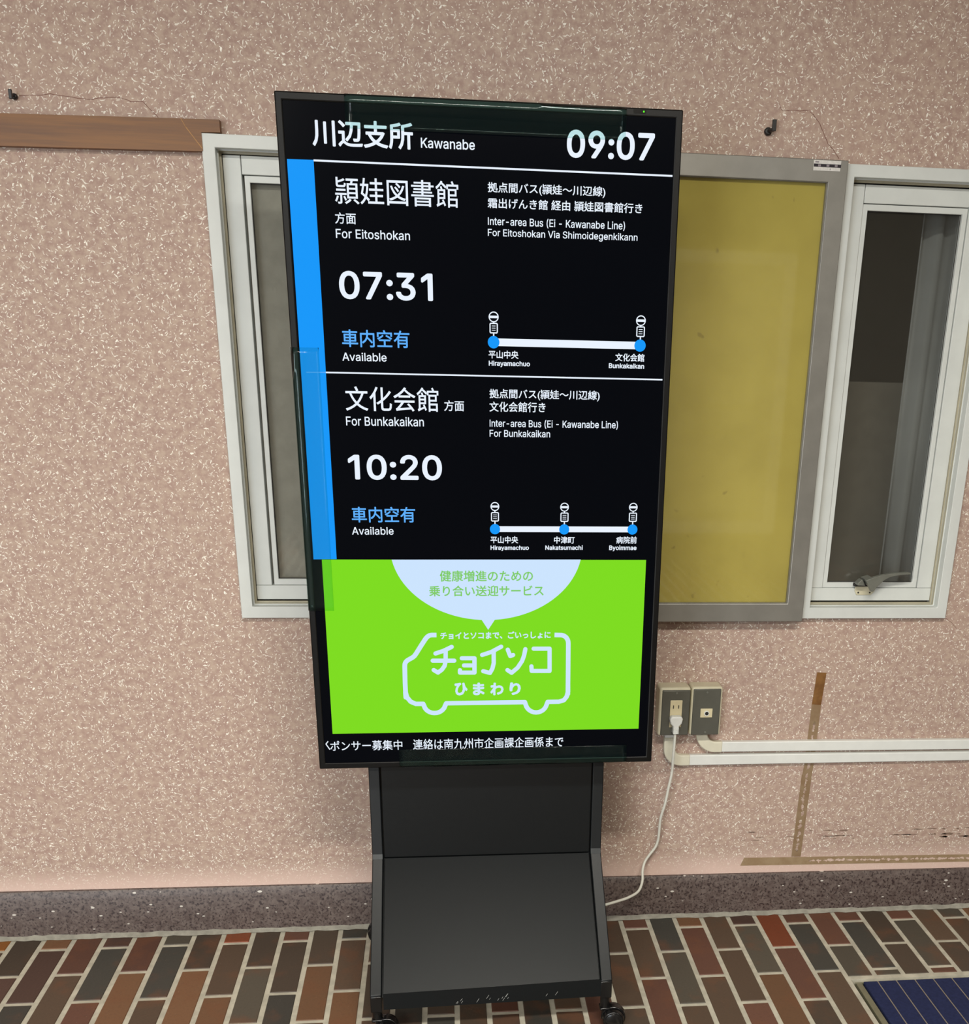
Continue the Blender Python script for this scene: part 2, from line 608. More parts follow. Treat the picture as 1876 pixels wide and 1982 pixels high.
# ------------------------------------------------------------------ setting: floor of brick tiles
P_, X0, R0, LEN = .0735, -.0007, -.0787, .2407
PAL = dict(K=(66, 65, 60), G=(90, 84, 73), D=(79, 67, 56), B=(94, 76, 61), M=(85, 62, 54), R=(102, 68, 55), r=(106, 72, 58), o=(120, 86, 60), O=(150, 94, 40), X=(136, 70, 42))
SEEN = {-3: 'OB', -2: 'DMB', -1: 'oMKB', 0: 'RBB', 1: 'MKRB', 2: 'RoBD', 3: 'GKBR', 4: 'DoBK', 5: 'XBoB', 6: 'DGKB', 7: 'rDKB', 8: 'DoBR',
        9: 'KBoB', 10: 'BDB', 11: 'rBKD', 12: 'BDKB', 13: 'KDDR', 14: 'BRKR', 15: 'DBKD', 16: 'oBDB', 17: 'DBRD', 18: 'BBDB', 19: 'rBRB',
        20: 'KGBD', 21: 'oRBB', 22: 'BBrD', 23: 'MGoB', 24: 'XRDB', 25: 'rKBR', 26: 'rGoB', 27: 'rKGB', 28: 'DDB', 29: 'rGrB', 30: 'BDB', 31: 'GBD'}


def build_floor():
    v, f, cols, mi = [], [], [], []

    def quad_box(x0, x1, y0, y1, col):
        c = .0016
        d = .0022
        n = len(v)
        v.extend([(x0, y0, -d), (x1, y0, -d), (x1, y1, -d), (x0, y1, -d), (x0 + c, y0 + c, 0), (x1 - c, y0 + c, 0), (x1 - c, y1 - c, 0), (x0 + c, y1 - c, 0)])
        for q in ((4, 5, 6, 7), (0, 1, 5, 4), (1, 2, 6, 5), (2, 3, 7, 6), (3, 0, 4, 7)):
            f.append(tuple(n + i for i in q))
            mi.append(0)
            cols.append(col)

    g = .0058
    y_wall = -.020
    for c in range(-56, 84):
        xa, xb = X0 + c * P_ + g, X0 + (c + 1) * P_ - g
        joints = [y_wall + .004]
        y = R0 if c % 2 else R0 - LEN / 2
        while y > -6.5:
            joints.append(y)
            y -= LEN
        joints.append(-6.5)
        for k in range(len(joints) - 1):
            yb, ya = joints[k] - g, joints[k + 1] + g
            if c >= 26:                       # the recess of the entrance mat
                if yb < -.345 and ya > -1.05:
                    continue
                if ya < -.350 and yb > -.35:
                    ya = -.352 + g
                if ya < -1.05 and yb > -1.05:
                    yb = -1.06
            if yb - ya < .012:
                continue
            key = SEEN.get(c, '')
            ch = key[k] if k < len(key) else random.choice('KGDDBBBMRroBDo')
            base = PAL[ch]
            j = random.uniform(.86, 1.01)
            col = tuple(lin(min(255, q * j)) for q in base) + (1,)
            quad_box(xa, xb, ya, yb, col)
    n = len(v)
    # grout bed, left open where the mat well is sunk
    wx0, wx1, wy0, wy1 = 1.9165, 3.4, -1.05, -.361
    for (x0, x1, y0, y1) in ((-4.2, wx0, -6.6, 0.01), (wx1, 6.2, -6.6, 0.01), (wx0, wx1, wy1, 0.01), (wx0, wx1, -6.6, wy0)):
        n = len(v)
        v.extend([(x0, y0, -.0019), (x1, y0, -.0019), (x1, y1, -.0019), (x0, y1, -.0019)])
        f.append((n, n + 1, n + 2, n + 3))
        mi.append(1)
        cols.append((.3, .3, .3, 1))
    n = len(v)
    v.extend([(wx0, wy0, -.022), (wx1, wy0, -.022), (wx1, wy1, -.022), (wx0, wy1, -.022), (wx0, wy0, -.0019), (wx1, wy0, -.0019), (wx1, wy1, -.0019), (wx0, wy1, -.0019)])
    for q in ((0, 1, 2, 3), (0, 1, 5, 4), (1, 2, 6, 5), (2, 3, 7, 6), (3, 0, 4, 7)):
        f.append(tuple(n + i for i in q))
        mi.append(1)
        cols.append((.3, .3, .3, 1))
    me = bpy.data.meshes.new('floor')
    me.from_pydata(v, [], f)
    me.materials.append(M['brick'])
    me.materials.append(M['grout'])
    me.polygons.foreach_set('material_index', mi)
    at = me.color_attributes.new('brick', 'FLOAT_COLOR', 'CORNER')
    for p in me.polygons:
        for li in p.loop_indices:
            at.data[li].color = cols[p.index]
    bm = bmesh.new()
    bm.from_mesh(me)
    bmesh.ops.recalc_face_normals(bm, faces=bm.faces)
    for fc in bm.faces:
        if fc.normal.z < -.2:
            fc.normal_flip()
    bm.to_mesh(me)
    bm.free()
    o = bpy.data.objects.new('floor', me)
    COL.objects.link(o)
    tag(o, 'floor of narrow brown and grey brick tiles with pale joints', kind='structure')


build_floor()

# wall_back with two window openings
b = MB()
XL, XR, ZT = -4.2, 6.2, 2.72
OPEN = [(.484, .948, .832, 1.802), (1.818, 2.180, .828, 1.803)]
TH = .12
b.box(XL, OPEN[0][0], 0, TH, -.02, ZT)
b.box(OPEN[0][1], OPEN[1][0], 0, TH, -.02, ZT)
b.box(OPEN[1][1], XR, 0, TH, -.02, ZT)
for (x0, x1, z0, z1) in OPEN:
    b.box(x0, x1, 0, TH, -.02, z0)
    b.box(x0, x1, 0, TH, z1, ZT)
wall = b.build('wall_back', M['wall'], fix=True)
tag(wall, 'pink brown wall flecked with cream', kind='structure')


def hair(pts, w, name='crack', mat='crack', y=-.0004):
    mb = MB()
    n = len(pts)
    vv = []
    for i, p in enumerate(pts):
        a, c = pts[max(i - 1, 0)], pts[min(i + 1, n - 1)]
        d = Vector((c[0] - a[0], c[1] - a[1])).normalized()
        ww = w * (.55 + .45 * math.sin(i * 2.3 + 1) ** 2)
        vv += [(p[0] - d.y * ww / 2, y, p[1] + d.x * ww / 2), (p[0] + d.y * ww / 2, y, p[1] - d.x * ww / 2)]
    mb.add(vv, [(2 * i, 2 * i + 1, 2 * i + 3, 2 * i + 2) for i in range(n - 1)])
    o = mb.build(name, M[mat])
    o.parent = wall
    return o


def jag(pts, k=5, a=.0015):
    r = random.Random(3)
    out = []
    for i in range(len(pts) - 1):
        for j in range(k):
            t = j / k
            out.append((pts[i][0] * (1 - t) + pts[i + 1][0] * t + r.uniform(-a, a), pts[i][1] * (1 - t) + pts[i + 1][1] * t + r.uniform(-a, a)))
    out.append(pts[-1])
    return out


hair(jag([(1.6598, 1.9188), (1.6677, 1.9069), (1.6857, 1.9067), (1.7271, 1.9086)], 4, .001), .0012)
hair(jag([(1.7289, 1.9064), (1.7369, 1.9014), (1.7523, 1.8849), (1.7634, 1.8662), (1.7744, 1.8492), (1.7885, 1.8362), (1.8016, 1.822)], 3, .0007), .0017)
hair(jag([(2.190, .8195), (2.2007, .8127), (2.2145, .8034), (2.2308, .7873)], 3, .0006), .0014)
hair(jag([(.1344, 1.8613), (.194, 1.8672), (.2344, 1.8639), (.2614, 1.861), (.2941, 1.8666), (.3217, 1.8669), (.3441, 1.8617), (.3673, 1.8627), (.3838, 1.8447), (.3943, 1.8346)], 3, .001), .0013)

# the rest of the hall
tag(MB().box(XL - .1, XL, -6.6, .12, -.02, ZT).build('wall_left', M['hall_wall']), 'plain hall wall at the left end', kind='structure')
tag(MB().box(XR, XR + .1, -6.6, .12, -.02, ZT).build('wall_right', M['hall_wall']), 'plain hall wall at the right end', kind='structure')
tag(MB().box(XL - .1, XR + .1, -6.7, .12, 2.70, 2.80).build('ceiling', M['ceiling']), 'pale ceiling of the hall', kind='structure')
b = MB()
for (x0, x1, z0, z1) in ((XL, -3.2, -.02, ZT), (-1.0, 4.2, -.02, ZT), (5.8, XR, -.02, ZT), (-3.2, -1.0, 2.1, ZT), (4.2, 5.8, -.02, ZT)):
    b.box(x0, x1, -6.6, -6.5, z0, z1)
tag(b.build('wall_front', M['hall_wall']), 'hall wall behind the viewer with entrance', kind='structure')
d1 = empty('door_1', (-2.1, -6.53, 0), 'glazed aluminium entrance door behind the viewer', kind='structure')
MB().ring(-3.2, -2.1, 0, 2.1, .06, -6.56, -6.50).ring(-2.1, -1.0, 0, 2.1, .06, -6.56, -6.50).build('door_frame', M['door_frame'], d1)

d2 = empty('reflection_door', (3.15, -6.47, 0), 'pale panelled door added behind the viewer to reflect in the board glass', kind='structure')
MB().ring(2.62, 3.68, 0, 2.12, .09, -6.50, -6.44).build('door_frame', M['lamp_body'], d2)  # unseen door, added for the pale streaks it reflects in the board glass
b = MB()
b.box(2.71, 3.59, -6.50, -6.465, .01, 2.03)
for z0, z1 in ((.15, .85), (1.0, 1.9)):
    b.ring(2.82, 3.48, z0, z1, .05, -6.465, -6.455)
b.build('door_panel', M['ceiling'], d2)

# baseboard of terrazzo, its top a little lower toward the right
b = MB()
prof = lambda zt: [(.0, -.004), (-.0205, -.004), (-.0195, .02), (-.0190, .045), (-.0172, .068), (-.0135, zt - .022), (-.0095, zt - .004), (-.007, zt), (0, zt)]
p0, p1, p2 = prof(.1245 + .0055 * 4.0 / 1), prof(.1195), prof(.110 - .012)
nn = len(p0)
vv = [(XL, y, z if z < .03 else z) for y, z in p0] + [(.95, y, z) for y, z in p1] + [(XR, y, z) for y, z in prof(.088)]
ff = []
for s in range(2):
    for i in range(nn - 1):
        ff.append((s * nn + i, s * nn + i + 1, (s + 1) * nn + i + 1, (s + 1) * nn + i))
b.add(vv, ff)
tag(b.build('baseboard_back', M['terrazzo'], shade=True), 'dark terrazzo baseboard with pale chips', kind='structure')
b = MB()
r_ = random.Random(5)
xs = [XL + i * .02 for i in range(int((XR - XL) / .02) + 1)]
vv = []
for x in xs:
    vv += [(x, -.0185, .0075 + r_.uniform(0, .004)), (x, -.0310 + r_.uniform(-.003, .003), .0007)]
b.add(vv, [(2 * i, 2 * i + 1, 2 * i + 3, 2 * i + 2) for i in range(len(xs) - 1)])
tag(b.build('trim_1', M['mortar'], shade=True), 'grey mortar fillet between baseboard and brick floor', kind='structure')

# passage behind the windows
tag(MB().box(.49, .945, .052, .070, .835, 1.80).build('wall_beyond', M['render_grey']), 'grey rendered wall close behind the left window glass', kind='structure')
b = MB()
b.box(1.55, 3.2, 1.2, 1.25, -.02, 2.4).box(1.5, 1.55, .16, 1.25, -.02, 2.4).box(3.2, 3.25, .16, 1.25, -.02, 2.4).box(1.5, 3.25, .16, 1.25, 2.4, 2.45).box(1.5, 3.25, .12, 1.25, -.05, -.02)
b.box(1.6, 3.1, .42, .46, -.02, 1.36, 1)  # paler grey board across the lower part of the passage
tag(b.build('wall_passage', [M['dark_room'], M['low_grey']]), 'dark passage seen through the right window', kind='structure')
b = MB()
n = 40
vv = []
for i in range(n + 1):
    x = 2.065 + .40 * i / n
    y = .13 + .016 * math.sin(i * 1.35) + .010 * math.sin(i * .53 + 1)
    vv += [(x, y, .6), (x, y, 1.95)]
ff = [(2 * i, 2 * i + 2, 2 * i + 3, 2 * i + 1) for i in range(n)]
b.add(vv, ff)
cur = b.build('curtain', M['curtain'], shade=True)
md = cur.modifiers.new('thickness', 'SOLIDIFY')
md.thickness = .003
tag(cur, 'grey curtain hanging behind the glass of the right window', 'curtain')

# ------------------------------------------------------------------ windows
def window(name, loc, label, fr, sash_rect, bead, _=0):
    root = empty(name, loc, label, kind='structure')
    x0, x1, z0, z1 = fr['out']
    f = MB()
    f.ring(x0, x1, z0, z1, fr['wl'], -.02, .002, wr=fr['wr'], wt=fr['wt'], wb=fr['wb'])
    f.ring(x0 + .010, x1 - .010, z0 + .010, z1 - .010, fr['wl'] - .008, .002, .075, wr=fr['wr'] - .008, wt=fr['wt'] - .008, wb=fr['wb'] - .008)
    f.build('window_frame', M['alu_white'], root, bevel=.0012)
    ix0, ix1, iz0, iz1 = x0 + fr['wl'] + .001, x1 - fr['wr'] - .001, z0 + fr['wb'] + .001, z1 - fr['wt'] - .001
    t = MB()
    t.ring(ix0 - .002, ix1 + .002, iz0 - .002, iz1 + .002, .0035, .004, .012)
    t.ring(ix0 - .002, ix1 + .002, iz0 - .002, iz1 + .002, .0065, .016, .022)
    t.build('track', M['alu_track'], root)
    MB().ring(ix0 - .003, ix1 + .003, iz0 - .003, iz1 + .003, .02, .040, .046).build('gasket', M['gasket'], root)
    a0, a1, c0, c1 = sash_rect
    w = bead['inset']
    s = MB()
    s.box(a0, a0 + w[0], .02, .048, c0 + w[2], c1)
    s.box(a1 - w[1], a1, .02, .048, c0 + w[2], c1)
    s.box(a0 + w[0] + .0012, a1 - w[1] - .0012, .0205, .048, c1 - w[3], c1)
    s.box(a0, a1, .0195, .048, c0, c0 + w[2] - .0006)
    sash = s.build('sash', M['alu_white'], root, bevel=.0012)
    g0, g1, h0, h1 = a0 + w[0] + bead['gap'], a1 - w[1] - bead['gap'], c0 + w[2], c1 - w[3] - .0015
    MB().ring(g0, g1, h0, h1, bead['w'], .024, .040, wr=bead['w'], wt=bead['wt'], wb=bead['wb']).build('glazing_bead', M['alu_white'], root, bevel=.001)
    MB().box(g0 + .003, g1 - .003, .034, .038, h0 + .003, h1 - .003).build('window_glass', M['glass'], root)
    MB().ring(g0 + bead['w'] - .002, g1 - bead['w'] + .002, h0 + bead['wb'] - .002, h1 - bead['wt'] + .002, .0035, .0325, .0335).build('glass_seal', M['gasket'], root)
    MB().box(a0 + .004, a1 - .004, .049, .051, c0 + .004, c0 + .02).build('sash_stop', M['gasket'], root)
    return root


w1 = window('window_1', (.71, 0, .82), 'pale aluminium window left of the display screen',
            dict(out=(.4765, .955, .8238, 1.810), wl=.0255, wr=.0255, wt=.0245, wb=.0265),
            (.5085, .925, .859, 1.7785), dict(inset=(.0355, .0355, .0335, .0345), gap=.0048, w=.0105, wt=.0125, wb=.0135), 0)
w2 = window('window_2', (2.0, 0, .82), 'narrow pale aluminium window with lever latch right of the yellow board',
            dict(out=(1.8095, 2.1870, .8192, 1.8105), wl=.0245, wr=.0250, wt=.0245, wb=.0270),
            (1.8425, 2.1565, .8553, 1.7780), dict(inset=(.0320, .0365, .0320, .0365), gap=.0012, w=.0112, wt=.0125, wb=.0125), 0)
# lever latch on the lower rail of the right window
lt = MB()
lt.prism_xz([(1.9585, .8945), (1.9575, .880), (1.963, .870), (2.000, .870), (2.009, .880), (2.009, .8945)], .0190, .0165, 2)
for sx, sz in ((1.9665, .8765), (1.9965, .8765)):
    lt.disc((sx, .0155, sz), (0, 1, 0), .0022, .0016, 10, 1)
lt.box(1.952, 2.008, .006, .020, .8935, .9015, 1)
lt.prism_xz([(1.9525, .9000), (1.953, .906), (1.961, .9135), (1.9635, .914), (1.972, .899)], -.012, .010)
lt.prism_xz([(1.9640, .9160), (1.980, .9225), (2.002, .9290), (2.030, .9335), (2.066, .9360), (2.0755, .9350), (2.0755, .9315), (2.060, .9305), (2.035, .9275), (2.022, .9240), (2.008, .9150), (1.998, .9050), (1.986, .8890), (1.981, .8885), (1.972, .9040)], -.032, -.020)
lt.prism_xz([(1.967, .916), (1.985, .921), (1.998, .912), (1.984, .897), (1.974, .902)], -.022, .016)
latch = lt.build('latch', [M['latch'], M['gasket'], M['cream']], w2, bevel=.0022, seg=3, label='grey metal lever latch')

# ------------------------------------------------------------------ wooden rail, left
b = MB()
b.prism_xz([(-1.6, 1.741), (.4785, 1.7776), (.4785, 1.8108), (.5150, 1.8118), (.5150, 1.8345), (-1.6, 1.796)], -.022, -.0005)
for i in range(1):
    b.add([(.4405, -.0224, 1.8335), (.4420, -.0224, 1.8335), (.4500, -.0224, 1.8185), (.4485, -.0224, 1.8185)], [(0, 1, 2, 3)], 1)
    b.add([(.4480, -.0224, 1.8190), (.4500, -.0224, 1.8192), (.4785, -.0224, 1.7825), (.4780, -.0224, 1.7805)], [(0, 1, 2, 3)], 1)
wood = b.build('wooden_rail', [M['wood'], plain('raw_split_wood', rgb(176, 132, 84), .7)], bevel=.0)
tag(wood, 'brown varnished wooden rail fixed along the wall left of the window', 'wooden rail')


# ------------------------------------------------------------------ hooks
def wall_hook(x, z, blade_x, z_front, label, s=1.0):
    root = empty('wall_hook', (x, 0, z), label, 'hook', 'black wall hooks')
    f = MB()
    f.disc((x, -.004, z), (0, 1, 0), .0072 * s, .008, 16, 0, r2=.0085 * s)
    f.build('flange', M['hook'], root, bevel=.002, seg=3)
    h = MB()
    h.tube([(x, -.004, z), (x + (blade_x - x) * .5, -.014, z + .001), (blade_x - .001, -.021, z_front - .001)], .0038 * s, 10)
    h.box(blade_x - .0042 * s, blade_x + .0042 * s, -.0245, -.0185, z_front - .004, z_front + .0175 * s)
    h.build('hook_arm', M['hook'], root, bevel=.0008)
    return root


wall_hook(1.6401, 1.8656, 1.6476, 1.8676, 'black metal hook on the wall above the yellow notice board')
wall_hook(.1262, 1.8592, .1250, 1.8560, 'small black metal hook on the wall above the wooden rail', .72)

# ------------------------------------------------------------------ yellow notice board
nb = empty('notice_board', (1.43, 0, .818), 'wall notice board with yellow cloth behind glass in a grey metal frame', 'notice board')
f = MB()
f.ring(1.045, 1.8090, .8180, 1.8128, .0405, -.045, -.0005, wt=.0425, wb=.0440)
f.build('board_frame', M['alu_grey'], nb, bevel=.0015)
f = MB()
f.ring(1.0845, 1.7693, .8612, 1.7713, .0019, -.0405, -.030)
f.build('inner_lip', M['alu_grey'], nb)
MB().box(1.08, 1.772, -.026, -.020, .856, 1.776).build('cloth_panel', M['cloth'], nb)
MB().box(1.083, 1.770, -.0385, -.0355, .859, 1.773).build('board_glass', M['board_glass'], nb)
f = MB()
f.add([(1.7324, -.0456, 1.8109), (1.7926, -.0456, 1.8109), (1.7916, -.0456, 1.7915), (1.7330, -.0456, 1.7912)], [(3, 2, 1, 0)], 0)
f.add([(1.7333, -.0459, 1.8040), (1.7930, -.0459, 1.8040), (1.7927, -.0459, 1.7980), (1.7335, -.0459, 1.7982)], [(3, 2, 1, 0)], 1)
for sx in (1.7425, 1.7610, 1.7790):
    f.box(sx, sx + .0060, -.0463, -.0461, 1.7990, 1.8030, 2)
f.box(1.7360, 1.7440, -.0460, -.0458, 1.8062, 1.8085, 2)
f.box(1.7690, 1.7705, -.0460, -.0458, 1.7930, 1.7960, 2)
f.build('label_sticker', [M['paper'], M['ink'], M['ink_grey']], nb, label='white label with a black band')

# ------------------------------------------------------------------ sockets, plug, cord, cable ducts
def outlet(name, x0, x1, z0, z1, px0, px1, pz0, pz1, label, cat):
    root = empty(name, ((x0 + x1) / 2, 0, z0), label, cat)
    MB().box(x0, x1, -.050, -.0005, z0, z1).build('back_box', M['cream'], root, bevel=.006, seg=3)
    MB().box(px0, px1, -.0525, -.046, pz0, pz1).build('cover_plate', M['plate'], root, bevel=.0022, seg=2)
    return root


so = outlet('power_outlet', 1.4650, 1.5430, .5290, .6545, 1.4712, 1.5415, .5310, .6480, 'grey power outlet on the wall with a white plug in it', 'power outlet')
s = MB()
s.box(1.4922, 1.5223, -.0545, -.050, .5525, .6225)
s.build('socket_insert', M['cream_dark'], so, bevel=.0012)
for sx, sz in ((1.5000, .6058), (1.5131, .6058), (1.5000, .5690), (1.5131, .5690)):
    MB().box(sx - .0011, sx + .0011, -.0549, -.0538, sz - .0042, sz + .0042).build('slot', M['gasket'], so)
for sx, sz in ((1.5070, .6405), (1.5070, .5385)):
    MB().disc((sx, -.0530, sz), (0, 1, 0), .0026, .0014, 14).build('screw', M['latch'], so, bevel=.0004)
jo = outlet('antenna_outlet', 1.5455, 1.6240, .5290, .6550, 1.5495, 1.6192, .5308, .6505, 'grey antenna outlet with one round jack beside the power outlet', 'antenna outlet')
s = MB()
s.box(1.5695, 1.5998, -.0540, -.050, .5770, .6002)
s.build('jack_insert', M['cream_dark'], jo, bevel=.001)
s = MB()
s.disc((1.5848, -.0550, .5886), (0, 1, 0), .0066, .004, 24, 0)
s.disc((1.5848, -.0566, .5886), (0, 1, 0), .0046, .0018, 24, 1)
s.build('jack', [M['white_plastic'], M['gasket']], jo)
for sx, sz in ((1.5838, .6420), (1.5850, .5380)):
    MB().disc((sx, -.0530, sz), (0, 1, 0), .0026, .0014, 14).build('screw', M['latch'], jo, bevel=.0004)

pc = empty('power_cable', (1.506, -.06, .57), 'white power cable with plug running from the outlet down to the display stand', 'power cable')
s = MB()
s.prism_xz([(1.4940, .5860), (1.5190, .5860), (1.5225, .5790), (1.5205, .5680), (1.5140, .5600), (1.5125, .5400), (1.4995, .5400), (1.4985, .5600), (1.4915, .5680), (1.4895, .5790)], -.0725, -.0548)
s.build('plug', M['white_plastic'], pc, bevel=.0035, seg=3, label='white flat plug')
s = MB()
for k in range(5):
    s.box(1.4990, 1.5130, -.0735, -.0545, .5415 + k * .0034, .5430 + k * .0034)
s.build('strain_relief', M['white_plastic'], pc)
CORD = [(1.5060, -.0650, .5430), (1.5056, -.0660, .515), (1.5045, -.066, .4852), (1.5050, -.060, .4354), (1.5005, -.052, .3900), (1.4950, -.048, .3450), (1.4873, -.040, .301), (1.4868, -.034, .265), (1.4860, -.030, .2347),
        (1.4790, -.030, .2120), (1.4650, -.031, .1920), (1.4530, -.034, .1730), (1.4460, -.045, .1530), (1.4440, -.060, .131), (1.4310, -.080, .1120), (1.4022, -.1, .1052), (1.3700, -.115, .103), (1.3300, -.13, .1003), (1.285, -.145, .098)]


def catmull(p, k=5):
    p = [Vector(q) for q in p]
    out = []
    for i in range(len(p) - 1):
        a, b_, c, d = p[max(i - 1, 0)], p[i], p[i + 1], p[min(i + 2, len(p) - 1)]
        for j in range(k):
            t = j / k
            out.append(.5 * ((2 * b_) + (c - a) * t + (2 * a - 5 * b_ + 4 * c - d) * t * t + (3 * b_ - a - 3 * c + d) * t ** 3))
    out.append(p[-1])
    return out


MB().tube(catmull(CORD), .0036, 10).build('flex', M['cord'], pc, shade=True)


def arc(cx, cz, r, a0, a1, n=10):
    return [(cx + r * math.cos(math.radians(a0 + (a1 - a0) * i / n)), cz + r * math.sin(math.radians(a0 + (a1 - a0) * i / n))) for i in range(n + 1)]


du = empty('cable_duct', (1.9, 0, .48), 'upper of the two white cable ducts, bending up to the antenna outlet', 'cable duct', 'white cable ducts')
MB().prism_xz([(1.6390, .4975), (2.3100, .4935), (3.6, .4858), (3.6, .4600), (2.3100, .4660), (1.6390, .4705)], -.016, -.0005).build('duct_cover', M['white_plastic'], du, bevel=.0022, seg=2)
MB().sweep_rect([(1.5865, .534)] + arc(1.6245, .522, .038, 180, 270) + [(1.6420, .484)], .0290, -.0175, -.0005).build('elbow', M['elbow'], du, bevel=.003, seg=3)
dl = empty('cable_duct', (1.9, 0, .45), 'lower of the two white cable ducts, bending up to the power outlet', 'cable duct', 'white cable ducts')
MB().prism_xz([(1.5570, .4628), (2.3130, .4592), (3.6, .4530), (3.6, .4280), (2.3130, .4345), (1.5570, .4350)], -.016, -.0005).build('duct_cover', M['white_plastic'], dl, bevel=.0022, seg=2)
MB().sweep_rect([(1.5046, .511)] + arc(1.5376, .482, .033, 180, 270) + [(1.5600, .449)], .0290, -.0175, -.0005).build('elbow', M['elbow'], dl, bevel=.003, seg=3)
MB().box(1.4915, 1.5177, -.0150, -.0005, .5105, .5300).build('duct_joint', M['white_plastic'], dl, bevel=.002)

# ------------------------------------------------------------------ tape residue on the wall
def residue(name, quads, mat, label):
    v, f, across = [], [], []
    for (a, b_, c, d) in quads:             # a-b one end (near edge, far edge), d-c the other end
        n = len(v)
        K = 14
        for i in range(K + 1):
            t = i / K
            l = (a[0] * (1 - t) + d[0] * t, a[1] * (1 - t) + d[1] * t)
            r = (b_[0] * (1 - t) + c[0] * t, b_[1] * (1 - t) + c[1] * t)
            for j in range(5):
                s_ = j / 4
                v.append((l[0] * (1 - s_) + r[0] * s_, -.0007, l[1] * (1 - s_) + r[1] * s_))
                across.append(s_ * 2 - 1)
        for i in range(K):
            for j in range(4):
                k = n + i * 5 + j
                f.append((k, k + 1, k + 6, k + 5))
    me = bpy.data.meshes.new(name)
    me.from_pydata(v, [], f)
    me.materials.append(mat)
    at = me.attributes.new('across', 'FLOAT', 'POINT')
    at.data.foreach_set('value', across)
    o = bpy.data.objects.new(name, me)
    COL.objects.link(o)
    md = o.modifiers.new('thickness', 'SOLIDIFY')
    md.thickness = .0003
    md.offset = 0
    tag(o, label, 'tape residue')
    return o


residue('tape_residue', [((1.8770, .6762), (1.9020, .6745), (1.8969, .589), (1.8722, .5909))],
        residue_mat('brown_tape', rgb(116, 78, 40), rgb(138, 98, 54), 2, 5, 6, .9), 'short dark brown piece of tape standing above the cable ducts')
residue('tape_residue', [((1.8722, .5909), (1.8969, .589), (1.8951, .4255), (1.8694, .4259)), ((1.8694, .4259), (1.8951, .4255), (1.8927, .3978), (1.8672, .3990)),
                         ((1.8655, .3983), (1.8930, .3978), (1.8868, .1592), (1.8609, .1597))],
        residue_mat('old_tape_upright', rgb(142, 116, 88), rgb(152, 130, 102), 2, .165, .55, .70), 'long upright strip of worn tan tape residue crossing behind the cable ducts')
residue('tape_residue', [((1.7302, .1602), (1.7212, .1370), (2.3708, .1289), (2.3672, .1513)), ((2.3672, .1513), (2.3708, .1289), (2.9, .122), (2.9, .144))],
        residue_mat('old_tape_level', rgb(152, 128, 98), rgb(164, 142, 112), 0, 1.90, 2.9, .69), 'level strip of worn tan tape residue just above the baseboard')
b = MB()
rs = random.Random(11)
for k in range(70):
    x = 1.70 + rs.random() ** .8 * .9
    z = .2195 - (x - 1.75) * .008 + rs.choice((0, 0, 0, 0, -.008, .016)) + rs.uniform(-.001, .001)
    l = rs.uniform(.006, .035)
    h = rs.uniform(.0005, .0016) if x < 2.25 else rs.uniform(.001, .004)
    pts = [(x - l / 2, z), (x - l * .2, z - h * rs.random()), (x + l * .3, z - h), (x + l / 2, z), (x + l * .2, z + h), (x - l * .3, z + h * .7)]
    b.add([(p[0], -.0006, p[1]) for p in pts], [(0, 1, 2, 3, 4, 5)])
sm = b.build('scuff_marks', M['smear'])
tag(sm, 'broken line of thin dark scuffs on the wall above the tape strip', 'scuff marks', kind='stuff')

# ------------------------------------------------------------------ entrance mat
em = empty('entrance_mat', (2.6, -.7, 0), 'navy blue entrance mat with thin metal rails, sunk in the brick floor', 'entrance mat')
wx0, wx1, wy0, wy1 = 1.9165, 3.4, -1.05, -.361
f = MB()
f.box(1.9235, 1.9385, wy0 + .006, wy1 - .018, -.0215, -.0015)
f.box(1.9235, wx1 - .004, wy1 - .0125, wy1 - .0095, -.0215, -.004)
f.build('frame', M['mat_frame'], em, bevel=.001)
f = MB()
x = 1.9430
first = True
while x < 3.36:
    xe = 1.9772 if first else x + .0445
    f.box(x, xe, wy0 + .012, wy1 - .016, -.0215, .0015)
    x = xe + .0031
    first = False
f.build('carpet', M['blue_mat'], em, bevel=.0015)
f = MB()
x = 1.9773
while x < 3.36:
    f.box(x, x + .0029, wy0 + .012, wy1 - .016, -.0215, .0005)
    x += .0476
f.build('rail', M['rail'], em)

# ------------------------------------------------------------------ digital signage on its wheeled stand
sg = empty('signage_display', (1.03, -.3, 0), 'tall black portrait display screen showing a bus timetable on a wheeled charcoal stand', 'display screen')
TVX, TVZ, TVT, TVW, TVH = (1.0274, 1.2081, 0.0045, 0.7091, 1.238)
TVY = -.388


def tv(u, v, d=0.0):
    """point on the display: u right and v down from its top left corner, d in front of its face"""
    dx, dz = u - TVW / 2, TVH / 2 - v
    return (TVX + dx * math.cos(TVT) - dz * math.sin(TVT), TVY - d, TVZ + dx * math.sin(TVT) + dz * math.cos(TVT))


def tv_box(mb, u0, u1, v0, v1, d0, d1, mi=0):
    vv = [tv(u, v, d) for d in (d1, d0) for (u, v) in ((u0, v1), (u1, v1), (u1, v0), (u0, v0))]
    mb.add(vv, [(0, 1, 2, 3), (7, 6, 5, 4), (0, 4, 5, 1), (1, 5, 6, 2), (2, 6, 7, 3), (3, 7, 4, 0)], mi)


def rect_ring(mb, o, i, d0, d1, mi=0):
    vv = [tv(u, v, d) for d in (d1, d0) for (u, v) in o + i]
    ff = []
    for k in range(4):
        j = (k + 1) % 4
        ff += [(k, j, j + 4, k + 4), (k + 8, k + 12, j + 12, j + 8), (k, k + 8, j + 8, j), (k + 4, j + 4, j + 12, k + 12)]
    mb.add(vv, ff, mi)


